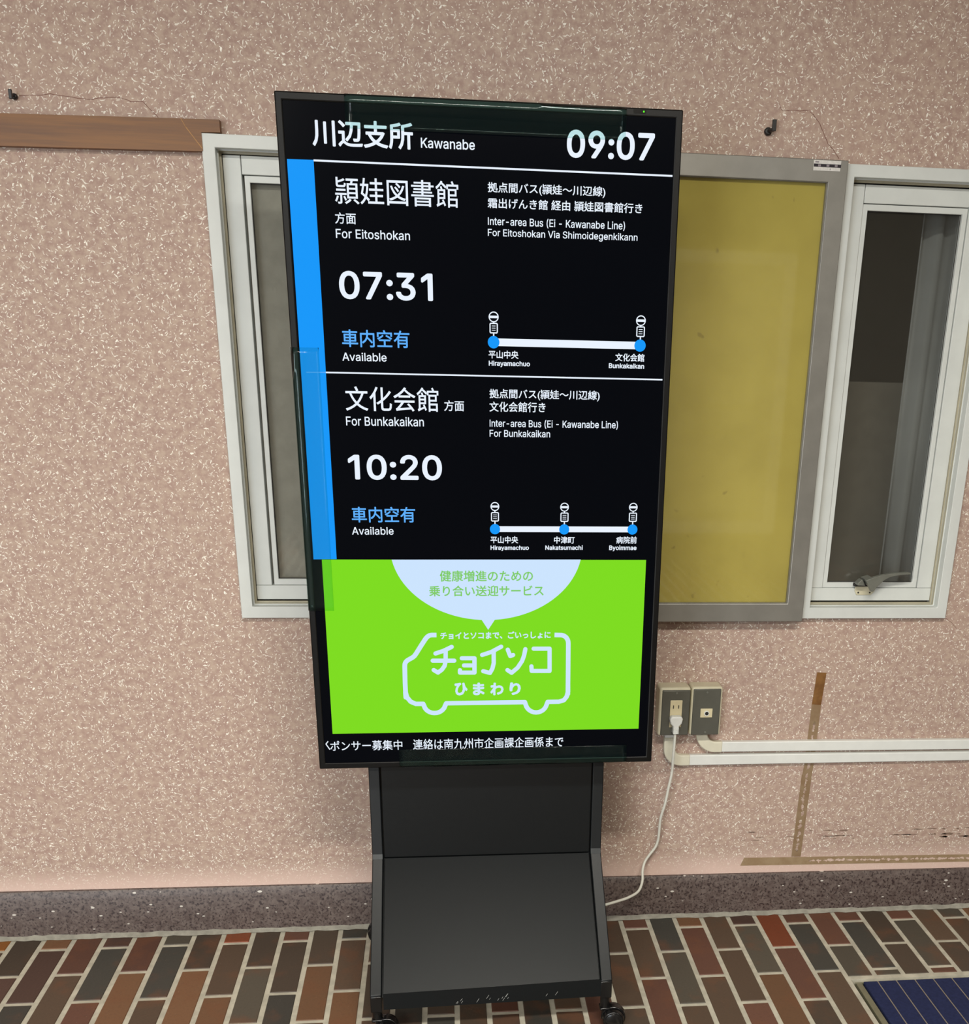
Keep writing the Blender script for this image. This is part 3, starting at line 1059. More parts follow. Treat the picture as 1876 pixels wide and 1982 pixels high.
D = json.loads('''{"bar":[[0.0143,0.1024],[0.0596,0.1022],[0.0599,0.7965],[0.0153,0.7969]],"line1":[[0.0595,0.1029],[0.6952,0.1044]],"line2":[[0.0597,0.4504],[0.6942,0.4521]],"line2a":[[0.0241,0.4508],[0.0597,0.4504]],"green":[[0.0312,0.7972],[0.6779,0.7984],[0.6775,1.1615],[0.031,1.1605]],"bubble":[[0.1668,0.7975],[0.5439,0.7984],[0.3563,0.9412],[0.3426,0.9194],[0.3706,0.9195],[0.3565,0.9208]],"r1":{"dots":[[0.3707,0.3916],[0.648,0.3919]],"posts":[{"ball":[0.371,0.3479],"box":[[0.3632,0.358],[0.3787,0.3764]],"dot":[0.3707,0.3916]},{"ball":[0.6479,0.348],"box":[[0.6399,0.3579],[0.6562,0.3767]],"dot":[0.6485,0.3919]}],"bar":[[0.3707,0.3916],[0.648,0.3919]],"r":9.850719999999999,"t":12.08952},"r2":{"dots":[[0.3714,0.7372],[0.5093,0.7374],[0.6473,0.7373]],"posts":[{"ball":[0.3714,0.6932],"box":[[0.3636,0.704],[0.3793,0.7223]],"dot":[0.3714,0.7372]},{"ball":[0.5092,0.6938],"box":[[0.5013,0.7042],[0.5175,0.7225]],"dot":[0.5093,0.7374]},{"ball":[0.6473,0.6933],"box":[[0.6391,0.7038],[0.6554,0.722]],"dot":[0.6473,0.7373]}],"bar":[[0.3714,0.7372],[0.6473,0.7373]],"r":9.16846,"t":10.23456},"van":[[0.2511,0.9512],[0.2411,0.9511],[0.2376,0.9517],[0.2343,0.9533],[0.2316,0.9556],[0.2288,0.9588],[0.2201,0.9719],[0.2084,0.9903],[0.2051,0.9947],[0.2013,0.9979],[0.1923,1.0029],[0.1891,1.0052],[0.1868,1.008],[0.1853,1.0113],[0.1848,1.0157],[0.1843,1.0522],[0.1847,1.0832],[0.1843,1.0715],[0.1872,1.0833],[0.1944,1.0928],[0.2047,1.0977],[0.22,1.0979],[0.2217,1.1024],[0.2232,1.1067],[0.2257,1.1106],[0.2291,1.1138],[0.2333,1.1163],[0.238,1.1179],[0.2429,1.1184],[0.2479,1.1181],[0.2527,1.1166],[0.2569,1.1143],[0.2605,1.1111],[0.2634,1.1074],[0.2651,1.1031],[0.2678,1.0974],[0.4321,1.0976],[0.4339,1.103],[0.4356,1.1078],[0.4383,1.1121],[0.4419,1.1157],[0.4463,1.1185],[0.4511,1.1203],[0.4562,1.1209],[0.4612,1.1204],[0.4661,1.1188],[0.4703,1.1163],[0.4739,1.1127],[0.4766,1.1085],[0.4783,1.1038],[0.4804,1.0979],[0.504,1.0979],[0.5148,1.0946],[0.5208,1.0865],[0.5232,1.0762],[0.5229,1.0615],[0.523,1.0812],[0.5226,1.033],[0.5219,0.9714],[0.5214,0.9667],[0.5199,0.9627],[0.518,0.9594],[0.5152,0.9568],[0.5119,0.9548],[0.5078,0.9536],[0.4929,0.9531]],"cho":[[[0.2481,0.99],[0.2644,0.9846],[0.2813,0.9764]],[[0.2689,0.9839],[0.2684,1.0061],[0.266,1.0167],[0.2601,1.0248],[0.2521,1.0307],[0.2436,1.0251]],[[0.2421,1.0051],[0.286,1.0056]],[[0.3016,1.0007],[0.3276,1.001],[0.3273,1.0316],[0.2973,1.0313],[0.2974,1.0261]],[[0.306,1.016],[0.3275,1.0163]],[[0.3435,0.9941],[0.3623,0.988],[0.3827,0.977]],[[0.3673,0.9867],[0.3672,1.012],[0.3643,1.0238],[0.3593,1.0328],[0.3517,1.0307],[0.3454,1.0288]],[[0.3963,0.9834],[0.4015,0.9971],[0.4073,0.9949]],[[0.4327,0.9827],[0.4301,0.9963],[0.426,1.008],[0.4169,1.0221],[0.4043,1.0331],[0.3956,1.027]],[[0.4499,0.9819],[0.483,0.9822],[0.4836,1.0301],[0.4461,1.0295],[0.4455,1.0196]]],"su":[[[0.0208,1.1768],[0.0161,1.1828],[0.0198,1.1889],[0.0234,1.1951]]],"film":{"top":[[0.1174,-0.0008],[0.607,0.0519]],"left":[[0.0059,0.4079],[0.0494,0.8992]],"bottom":[[0.1665,1.1863],[0.653,1.2385]]},"inner":[[0.0137,0.0139],[0.6968,0.0129],[0.6951,1.2251],[0.0123,1.2257]],"led":[[0.6207,0.0008],[0.6413,0.0063],[0.638,0.0041]]}''')
IN = dict(u0=.0128, u1=.6962, v0=.0134, v1=1.2254)
b = MB()
rect_ring(b, [(0, TVH), (TVW, TVH), (TVW, 0), (0, 0)], [(IN['u0'], IN['v1']), (IN['u1'], IN['v1']), (IN['u1'], IN['v0']), (IN['u0'], IN['v0'])], -.030, 0)
b.build('bezel', M['bezel'], sg, bevel=.0022, seg=2)
b = MB()
tv_box(b, .004, TVW - .004, .004, TVH - .004, -.046, -.0305)
tv_box(b, .08, TVW - .08, .20, TVH - .16, -.066, -.046)
b.build('rear_cover', M['bezel'], sg, bevel=.003)
b = MB()
tv_box(b, IN['u0'] - .004, IN['u1'] + .004, IN['v0'] - .004, IN['v1'] + .004, -.020, -.0022)
screen = b.build('screen', M['screen'], sg)
SD = -.0019                                  # picture layer, on the face of the panel


def flat(mb, pts, mi, d=SD):
    """filled outline on the screen; pts are (u, v)"""
    tri = tessellate_polygon([[Vector((p[0], -p[1], 0)) for p in pts]])
    vv = [tv(p[0], p[1], d) for p in pts]
    ff = []
    for t in tri:
        a, b_, c = (Vector((pts[i][0], -pts[i][1])) for i in t)
        ff.append(tuple(t) if (b_ - a).cross(c - a) > 0 else tuple(reversed(t)))
    mb.add(vv, ff, mi)


def circle(mb, c, r, mi, d=SD, n=28):
    flat(mb, [(c[0] + r * math.cos(2 * math.pi * k / n), c[1] + r * math.sin(2 * math.pi * k / n)) for k in range(n)], mi, d)


def stroke(mb, pts, w, mi, d=SD, round_ends=True):
    for i in range(len(pts) - 1):
        a, c = Vector(pts[i]), Vector(pts[i + 1])
        t = (c - a)
        if t.length < 1e-6:
            continue
        nrm = Vector((-t.y, t.x)).normalized() * w / 2
        flat(mb, [tuple(a + nrm), tuple(c + nrm), tuple(c - nrm), tuple(a - nrm)], mi, d)
    for i, p in enumerate(pts):
        if round_ends or 0 < i < len(pts) - 1:
            circle(mb, p, w / 2, mi, d, 16)


def smooth_path(pts, k=4):
    return [(q.x, q.y) for q in catmull([(p[0], p[1], 0) for p in pts], k)]


GLYPH = json.loads('''{" ":[188,[]],"(":[273,[[89,207,92,264,101,324,109,364,119,403,132,441,153,494,177,539,236,539,212,485,191,428,174,370,161,313,154,258,151,207,154,161,160,115,172,67,188,16,202,-19,218,-57,236,-96,177,-96,150,-46,128,4,111,55,99,106,92,156]]],")":[273,[[37,-96,56,-56,72,-18,86,18,102,69,113,116,120,162,122,207,119,258,112,313,99,370,82,428,62,485,37,539,97,539,121,494,142,441,154,403,164,364,173,323,181,264,184,207,182,156,174,104,161,53,144,3,123,-47,97,-96]]],"-":[453,[[337,244,337,188,114,188,114,244]]],"0":[453,[[227,-7,174,1,130,24,95,62,69,113,57,155,50,202,48,254,50,306,57,353,69,395,95,447,130,484,174,508,227,516,279,508,323,484,358,447,384,395,396,353,403,306,405,254,403,202,396,155,384,113,359,62,323,24,279,1],[227,50,261,56,290,74,313,103,330,144,340,194,344,254,340,314,330,365,313,405,290,435,261,453,227,460,192,453,163,435,140,405,123,365,113,314,109,254,113,194,123,144,140,103,163,74,192,56]]],"1":[400,[[276,509,276,0,212,0,212,448,209,448,86,358,86,427,198,509]]],"2":[453,[[64,0,64,47,234,229,282,282,299,305,311,327,318,348,320,371,317,397,308,419,293,436,273,449,250,457,224,460,196,457,172,447,153,433,139,413,130,390,127,362,66,362,71,405,86,442,111,473,143,496,182,511,225,516,268,511,306,497,337,474,361,445,376,411,381,372,378,345,371,318,357,290,336,259,267,180,153,60,153,57,389,57,389,0]]],"3":[453,[[218,-7,173,-3,133,10,98,30,70,57,52,91,44,132,109,132,115,107,126,87,144,71,165,59,191,52,219,50,248,53,275,61,297,74,315,93,325,116,329,145,326,172,316,196,299,217,275,234,242,244,201,248,157,248,157,299,288,448,288,452,70,452,70,509,372,509,372,461,211,278,211,289,264,288,308,276,344,253,371,222,387,186,393,145,387,103,370,66,344,36,309,12,266,-2]]],"4":[453,[[40,105,40,158,247,509,311,509,109,166,109,163,413,163,413,105],[282,0,282,121,282,146,282,318,343,318,343,0]]],"5":[453,[[221,-7,178,-2,140,11,108,32,83,60,66,93,60,130,122,130,127,108,138,89,154,73,173,60,196,52,221,50,250,53,276,64,298,82,314,104,324,131,328,162,324,193,314,221,297,244,275,262,248,273,218,277,192,275,167,268,145,258,128,246,67,253,96,509,366,509,366,452,151,452,134,301,136,301,155,315,178,325,203,331,229,334,263,330,294,321,321,306,345,285,364,260,379,231,388,199,391,163,385,117,369,76,343,41,309,15,268,-1]]],"6":[453,[[226,-7,182,-1,142,15,109,40,84,74,69,115,64,162,68,199,80,239,102,285,137,340,252,509,322,509,151,261,145,261,154,275,165,288,179,299,196,307,214,312,235,314,278,309,316,295,346,271,370,240,384,201,389,157,384,112,368,73,343,39,310,14,271,-2],[226,48,254,52,279,63,299,79,314,101,324,128,327,157,324,187,314,213,299,235,279,251,254,262,226,265,198,262,174,252,153,235,138,214,128,188,125,158,128,128,138,102,153,79,174,63,198,52]]],"7":[453,[[97,0,323,448,323,452,62,452,62,509,391,509,391,449,165,0]]],"8":[453,[[226,-7,178,-2,136,11,101,33,74,62,57,96,52,135,55,166,65,195,81,220,101,241,125,256,153,265,153,267,119,282,93,308,76,342,70,380,75,417,90,450,114,477,146,498,184,511,226,516,269,511,306,498,337,477,361,450,377,417,382,380,376,342,359,308,333,282,300,267,300,265,327,256,351,241,372,220,387,195,397,166,401,135,395,96,378,62,352,33,317,11,275,-2],[226,49,258,52,285,60,307,74,323,91,333,113,337,139,333,165,322,189,305,208,283,223,256,232,226,235,196,232,169,223,147,208,130,189,119,165,115,139,119,113,129,91,145,74,167,60,195,52],[226,290,252,292,274,300,293,313,307,330,316,351,319,376,316,399,308,420,294,437,275,449,252,457,226,460,200,457,177,449,159,437,145,420,136,399,133,376,136,351,145,330,159,313,178,300,201,292]]],"9":[453,[[226,516,271,510,310,494,343,468,368,434,384,393,389,347,385,309,373,270,350,224,315,168,200,0,130,0,301,248,307,248,299,234,287,221,273,210,257,202,238,196,218,195,175,199,137,214,106,237,83,269,68,307,64,352,69,397,85,436,110,469,143,494,182,510],[226,460,199,457,174,446,154,429,138,407,129,381,125,352,129,322,138,295,154,274,174,257,199,247,226,243,254,247,279,257,299,273,314,295,324,321,327,350,324,381,314,407,299,429,279,446,254,457]]],":":[188,[[95,-4,78,-1,63,9,53,24,50,41,53,59,63,73,78,83,95,87,113,83,128,73,138,59,141,41,138,24,128,9,113,-1],[95,271,78,274,63,284,53,299,50,316,53,334,63,349,78,359,95,362,113,359,128,349,138,334,141,316,138,299,128,284,113,274]]],"A":[480,[[16,0,201,509,276,509,463,0,395,0,287,302,264,372,232,478,245,478,213,371,191,302,85,0],[110,142,110,199,370,199,370,142]]],"B":[456,[[60,0,60,509,241,509,289,504,329,491,359,469,381,442,394,410,398,374,395,344,387,320,373,301,356,286,336,275,315,267,315,262,339,257,363,245,385,227,402,203,414,173,418,136,413,100,400,67,377,39,344,18,301,4,247,0],[125,57,245,57,296,63,330,80,349,105,355,137,352,161,342,184,327,203,306,218,279,228,248,231,125,231],[125,285,238,285,265,288,288,296,308,309,323,326,333,348,336,372,330,403,313,429,283,446,240,452,125,452]]],"E":[419,[[60,0,60,509,372,509,372,452,125,452,125,286,355,286,355,229,125,229,125,57,375,57,375,0]]],"F":[410,[[60,0,60,509,369,509,369,452,125,452,125,278,346,278,346,221,125,221,125,0]]],"H":[517,[[60,0,60,509,125,509,125,289,392,289,392,509,457,509,457,0,392,0,392,232,125,232,125,0]]],"I":[185,[[60,0,60,509,125,509,125,0]]],"K":[467,[[104,145,104,216,139,261,174,303,212,344,364,509,448,509,231,276,228,276],[60,0,60,509,125,509,125,334,124,225,125,193,125,0],[372,0,188,259,228,309,449,0]]],"L":[393,[[60,0,60,509,125,509,125,57,361,57,361,0]]],"N":[523,[[60,0,60,509,136,509,343,183,363,151,388,107,414,55,405,54,401,108,399,157,399,195,399,509,463,509,463,0,387,0,202,290,177,331,148,381,108,452,119,454,122,384,124,328,125,291,125,0]]],"S":[447,[[224,-9,172,-4,128,9,91,31,64,60,46,96,38,137,104,137,110,110,123,88,142,71,166,59,194,52,224,49,257,52,286,60,311,74,329,92,341,114,346,139,342,161,332,179,316,193,296,205,245,222,184,239,128,260,86,289,60,326,52,372,58,413,75,448,102,476,138,498,180,511,227,516,275,511,316,498,351,476,377,449,394,415,401,378,337,378,326,412,302,437,267,453,225,459,194,456,167,448,145,435,129,418,118,398,115,376,119,352,131,334,148,319,169,308,212,293,264,279,312,264,336,252,359,238,379,220,395,198,405,171,408,139,403,99,386,64,360,34,323,11,278,-4]]],"V":[480,[[204,0,16,509,84,509,192,206,215,137,248,31,235,31,267,138,290,206,395,509,463,509,278,0]]],"a":[389,[[160,-9,126,-5,94,5,68,22,48,45,35,73,30,108,34,138,43,161,58,179,78,193,100,203,125,211,178,220,234,227,252,230,265,235,273,243,276,255,276,257,273,279,267,297,256,311,240,322,220,329,196,331,171,329,149,322,132,313,118,301,107,288,100,274,41,291,57,322,79,346,104,364,133,375,163,382,194,384,239,379,263,372,286,360,306,343,322,320,333,290,337,251,337,0,277,0,277,52,272,52,252,25,236,12,215,1,190,-6],[170,45,202,49,228,59,248,74,263,93,272,115,276,138,276,190,259,182,231,176,200,171,175,168,134,159,117,150,103,139,95,124,92,105,94,87,102,72,114,61,130,52,149,47]]],"b":[424,[[229,-8,198,-5,172,4,153,17,138,31,118,59,112,59,112,0,53,0,53,509,114,509,114,319,118,319,137,346,152,360,171,373,197,381,229,384,274,378,313,361,345,332,370,293,385,245,390,189,385,133,370,84,346,45,313,16,274,-2],[220,47,253,51,279,66,301,88,316,117,325,151,328,189,325,227,316,261,301,290,280,311,253,325,220,330,188,325,161,312,140,291,125,263,116,229,113,189,116,150,125,115,140,86,162,65,188,51]]],"c":[396,[[207,-8,159,-2,117,16,82,46,56,85,40,133,34,187,40,243,56,291,82,330,117,360,159,378,207,384,234,383,260,377,284,368,305,356,324,341,340,322,353,301,362,277,303,262,290,289,270,311,242,325,207,330,173,325,145,310,124,287,108,258,99,224,96,187,99,151,108,117,124,89,145,66,173,51,207,46,243,52,271,66,292,89,304,117,363,102,354,78,341,56,325,37,306,21,285,9,261,-1,235,-6]]],"d":[424,[[195,-8,151,-2,111,16,79,45,55,84,39,133,34,189,39,245,55,293,79,332,112,361,151,378,196,384,228,381,253,373,272,360,287,346,306,319,311,319,311,509,372,509,372,0,313,0,313,59,307,59,287,31,272,17,252,4,227,-5],[205,47,236,51,263,65,284,86,299,115,309,150,312,189,309,229,300,263,284,291,263,312,237,325,205,330,172,325,145,311,124,290,108,261,99,227,96,189,99,151,109,117,124,88,145,66,172,51]]],"e":[404,[[212,-8,161,-2,117,16,82,46,56,85,40,132,34,187,39,242,55,290,81,329,115,359,157,378,205,384,236,382,266,374,294,361,319,341,341,315,357,282,368,242,371,194,371,169,75,169,75,221,338,221,310,202,307,237,298,269,283,294,263,314,237,326,205,330,173,326,146,313,125,294,109,270,99,241,96,211,96,178,100,139,110,106,128,80,151,61,179,50,212,46,234,48,254,53,271,61,285,73,297,88,306,105,365,91,353,63,335,39,311,19,283,4,249,-5]]],"g":[425,[[207,-151,168,-148,134,-140,105,-127,82,-110,64,-91,51,-69,101,-41,122,-66,136,-78,154,-88,178,-95,207,-97,249,-92,282,-75,304,-47,311,-6,311,68,306,68,287,41,272,28,252,16,227,8,195,5,152,10,113,27,80,53,55,90,39,136,34,191,39,246,55,293,80,332,112,361,152,378,196,384,228,382,253,373,273,360,288,346,308,319,313,319,313,379,372,379,372,-9,367,-54,350,-90,324,-117,291,-136,251,-147],[205,59,237,63,264,75,285,95,300,121,309,154,312,193,309,231,300,264,285,291,264,312,237,325,205,330,172,325,145,312,124,290,109,262,99,229,96,193,99,155,109,123,124,96,145,76,172,63]]],"h":[410,[[114,227,114,0,53,0,53,509,114,509,114,287,102,287,124,332,152,362,187,379,227,384,264,380,295,369,321,349,341,321,353,285,357,240,357,0,296,0,296,235,290,275,273,304,246,323,210,329,184,326,161,317,141,303,126,283,117,257]]],"i":[167,[[53,0,53,379,114,379,114,0],[84,443,67,446,54,455,44,468,41,483,44,499,54,512,67,521,84,524,100,521,114,512,123,499,126,483,123,468,114,455,100,446]]],"k":[381,[[110,137,110,212,121,212,284,379,360,379,184,199,177,199],[53,0,53,509,114,509,114,0],[294,0,148,186,191,229,372,0]]],"l":[167,[[53,0,53,515,114,515,114,0]]],"m":[610,[[53,0,53,379,112,379,112,295,108,295,118,323,132,346,151,363,172,376,195,384,219,386,257,380,287,361,309,331,321,295,312,295,322,321,337,343,357,361,381,375,407,383,437,386,468,383,497,372,522,354,541,328,553,296,557,255,557,0,496,0,496,254,490,289,473,313,447,326,419,330,395,328,374,320,358,307,345,290,338,270,335,247,335,0,274,0,274,260,269,288,253,311,229,326,199,330,178,328,158,320,140,307,126,289,117,266,114,238,114,0]]],"n":[410,[[114,227,114,0,53,0,53,379,112,379,112,287,102,287,124,332,152,362,187,379,227,384,264,380,295,369,321,349,341,321,353,285,357,240,357,0,296,0,296,235,290,275,273,304,246,323,210,329,184,326,161,317,141,303,126,283,117,257]]],"o":[415,[[207,-8,159,-2,117,16,82,46,56,85,40,133,34,187,40,243,56,291,82,330,117,360,159,378,207,384,256,378,299,360,333,330,359,291,376,243,381,187,376,133,359,85,333,46,299,16,256,-2],[207,46,242,51,270,66,292,89,307,117,316,151,319,187,316,224,307,258,292,287,270,310,242,325,207,330,173,325,145,310,124,287,108,258,99,224,96,187,99,151,108,117,124,89,145,66,173,51]]],"r":[259,[[53,0,53,379,112,379,112,321,115,321,130,347,152,367,181,380,213,385,229,384,243,384,243,322,230,324,207,326,182,323,159,315,140,301,126,284,117,262,114,237,114,0]]],"s":[365,[[182,-8,145,-5,112,3,84,18,62,38,45,63,36,94,94,107,105,79,124,60,150,49,181,45,217,50,244,62,262,81,268,103,265,121,254,136,237,147,212,155,149,170,104,186,72,208,53,237,47,274,51,305,65,332,87,354,115,370,149,381,187,384,223,381,254,372,279,358,299,339,314,316,324,290,268,277,258,298,243,316,219,328,187,333,156,329,131,317,114,299,109,277,112,258,124,243,144,232,172,223,229,209,275,194,306,171,325,142,331,107,326,75,312,47,290,24,260,6,223,-5]]],"t":[227,[[204,379,204,327,6,327,6,379],[65,471,126,471,126,98,128,76,136,61,150,53,170,50,185,51,202,54,213,2,192,-3,168,-4,125,2,92,21,72,52,65,93]]],"u":[410,[[182,-5,146,-1,115,11,89,31,69,59,57,95,53,139,53,379,114,379,114,144,119,105,137,75,164,56,200,50,226,53,249,62,268,77,283,97,293,122,296,153,296,379,357,379,357,0,298,0,298,92,307,92,286,47,257,17,222,0]]],"v":[389,[[163,0,17,379,84,379,165,155,187,87,206,21,184,21,203,87,224,155,305,379,371,379,226,0]]],"w":[567,[[138,0,23,379,87,379,133,214,154,137,175,41,165,41,186,135,206,214,252,379,316,379,362,214,382,136,402,41,391,41,413,135,434,214,480,379,545,379,429,0,368,0,319,172,305,225,291,280,277,338,291,338,277,280,263,225,248,172,199,0]]],"y":[389,[[47,-139,61,-86,71,-87,88,-90,104,-89,118,-84,130,-74,141,-58,151,-36,163,-1,17,379,84,379,165,155,187,87,206,21,184,21,202,87,224,155,305,379,371,379,204,-58,191,-85,177,-107,159,-124,139,-136,117,-143,91,-145,65,-143]]]}''')


def area2(p):
    return sum(p[i][0] * p[(i + 1) % len(p)][1] - p[(i + 1) % len(p)][0] * p[i][1] for i in range(len(p))) / 2


def latin_mesh(s):
    vs, fs, x = [], [], 0.0
    for ch in s:
        adv, cs = GLYPH.get(ch, [300, []])
        polys = [[(c[i] / 1000, c[i + 1] / 1000) for i in range(0, len(c), 2)] for c in cs]
        solid = [p for p in polys if area2(p) < 0]
        holes = [p for p in polys if area2(p) >= 0]

        def inside(pt, poly):
            k = False
            for i in range(len(poly)):
                a, c = poly[i], poly[i - 1]
                if (a[1] > pt[1]) != (c[1] > pt[1]) and pt[0] < (c[0] - a[0]) * (pt[1] - a[1]) / (c[1] - a[1]) + a[0]:
                    k = not k
            return k
        for p in solid:
            loop = [p] + [h for h in holes if inside(h[0], p)]
            tri = tessellate_polygon([[Vector((q[0], q[1], 0)) for q in lp] for lp in loop])
            n = len(vs)
            for lp in loop:
                vs += [(q[0] + x, q[1]) for q in lp]
            fs += [tuple(i + n for i in t) for t in tri]
        x += adv / 1000
    return vs, fs


def cjk_mesh(s):
    cu = bpy.data.curves.new('lettering', 'FONT')
    cu.body = s
    cu.resolution_u = 3
    o = bpy.data.objects.new('lettering', cu)
    COL.objects.link(o)
    bpy.context.view_layer.update()
    ev = o.evaluated_get(bpy.context.evaluated_depsgraph_get())
    me = ev.to_mesh()
    vs = [(q.co.x, q.co.y) for q in me.vertices]
    fs = [tuple(p.vertices) for p in me.polygons]
    ev.to_mesh_clear()
    bpy.data.objects.remove(o)
    bpy.data.curves.remove(cu)
    return vs, fs


def write(mb, box, s, script, weight, mi, d):
    """lettering fitted into box (u0, v0, u1, v1); heavier weights are the outline stepped around itself"""
    vs, fs = latin_mesh(s) if script == 'L' else cjk_mesh(s)
    x0, x1 = min(q[0] for q in vs), max(q[0] for q in vs)
    y0, y1 = min(q[1] for q in vs), max(q[1] for q in vs)
    u0, v0, u1, v1 = box
    sx, sy = (u1 - u0) / (x1 - x0 + 2 * weight), (v1 - v0) / (y1 - y0 + 2 * weight)
    steps = [(0, 0)] + [(weight * math.cos(k * math.pi / 4), weight * math.sin(k * math.pi / 4)) for k in range(8)]
    for ox, oy in steps:
        vv = [tv(u0 + (q[0] - x0 + weight + ox) * sx, v1 - (q[1] - y0 + weight + oy) * sy, d) for q in vs]
        ff = []
        for t in fs:
            a, b_, c = (Vector(vs[i]) for i in t[:3])
            ff.append(t if (b_ - a).cross(c - a) > 0 else tuple(reversed(t)))
        mb.add(vv, ff, mi)


TEXTS = json.loads('''[
[0.0596,0.0386,0.2323,0.0807,"川辺支所","J",0.02,"h"],
[0.2455,0.0609,0.3396,0.0768,"Kawanabe","L",0.01,"h"],
[0.5024,0.0379,0.6601,0.0822,"09:07","L",0.02,"h"],
[0.0929,0.1266,0.3094,0.1691,"頴娃図書館","J",0.005,"a"],
[0.0911,0.1828,0.1275,0.201,"方面","J",0.012,"a"],
[0.0911,0.2089,0.2218,0.2242,"For Eitoshokan","L",0.008,"a"],
[0.0922,0.277,0.2603,0.3242,"07:31","L",0.018,"a"],
[0.0923,0.3751,0.2154,0.4054,"車内空有","J",0.012,"ab"],
[0.0912,0.4148,0.1721,0.4297,"Available","L",0.008,"a"],
[0.3616,0.1258,0.5737,0.1444,"拠点間バス(頴娃～川辺線)","J",0.014,"a"],
[0.3614,0.1508,0.6424,0.1673,"霜出げんき館 経由 頴娃図書館行き","J",0.014,"a"],
[0.3616,0.1813,0.6116,0.1968,"Inter-area Bus (Ei - Kawanabe Line)","L",0.008,"a"],
[0.3614,0.2006,0.6355,0.2157,"For Eitoshokan Via Shimoidegenkikann","L",0.008,"a"],
[0.3611,0.4058,0.4172,0.4201,"平山中央","J",0.02,"a"],
[0.3614,0.4239,0.4389,0.4352,"Hirayamachuo","L",0.022,"a"],
[0.6013,0.4064,0.6574,0.4206,"文化会館","J",0.02,"a"],
[0.5894,0.424,0.6576,0.4333,"Bunkakaikan","L",0.022,"a"],
[0.0928,0.4739,0.2659,0.5175,"文化会館","J",0.006,"b"],
[0.2764,0.4961,0.314,0.5155,"方面","J",0.012,"b"],
[0.0919,0.5274,0.2374,0.5444,"For Bunkakaikan","L",0.008,"b"],
[0.0915,0.5968,0.2696,0.644,"10:20","L",0.018,"b"],
[0.0934,0.6947,0.2158,0.725,"車内空有","J",0.012,"bb"],
[0.0924,0.7336,0.1727,0.7488,"Available","L",0.008,"b"],
[0.3621,0.4742,0.5735,0.4937,"拠点間バス(頴娃～川辺線)","J",0.014,"b"],
[0.362,0.497,0.4693,0.5155,"文化会館行き","J",0.014,"b"],
[0.3622,0.5292,0.6108,0.5453,"Inter-area Bus (Ei - Kawanabe Line)","L",0.008,"b"],
[0.362,0.5482,0.4788,0.5615,"For Bunkakaikan","L",0.008,"b"],
[0.3624,0.7511,0.4173,0.7653,"平山中央","J",0.02,"b"],
[0.3623,0.7693,0.4389,0.7804,"Hirayamachuo","L",0.022,"b"],
[0.489,0.7512,0.5307,0.7656,"中津町","J",0.02,"b"],
[0.4718,0.769,0.5474,0.7782,"Nakatsumachi","L",0.022,"b"],
[0.6149,0.751,0.657,0.7655,"病院前","J",0.02,"b"],
[0.6012,0.769,0.6572,0.7808,"Byoimmae","L",0.022,"b"],
[0.2604,0.819,0.4475,0.8417,"健康増進のための","J",0.018,"cg"],
[0.2385,0.8495,0.4695,0.8717,"乗り合い送迎サービス","J",0.018,"cg"],
[0.2586,0.9448,0.485,0.9602,"チョイとソコまで、ごいっしょに","J",0.035,"c"],
[0.2856,1.0529,0.3125,1.0808,"ひ","J",0.045,"c"],
[0.3233,1.0534,0.3478,1.0809,"ま","J",0.045,"c"],
[0.3596,1.054,0.3875,1.0815,"わ","J",0.045,"c"],
[0.3999,1.054,0.4235,1.0815,"り","J",0.045,"c"],
[0.0244,1.1764,0.1738,1.1989,"ポンサー募集中","J",0.008,"t"],
[0.1961,1.1757,0.5153,1.1998,"連絡は南九州市企画課企画係まで","J",0.008,"t"]]''')
PIC = [M['white'], M['blue'], M['blue_text'], M['green'], M['bubble'], M['green_text'], M['lettering']]
LAY = dict(h=MB(), a=MB(), b=MB(), c=MB(), t=MB())
for u0, v0, u1, v1, s, script, wt, g in TEXTS:
    mi = 0
    if len(g) == 2:
        mi = 5 if g[1] == 'g' else 2
    elif g == 'c':
        mi = 6
    write(LAY[g[0]], (u0, v0, u1, v1), s, script, wt, mi, SD + (.0003 if g[0] == 'c' else .0001))
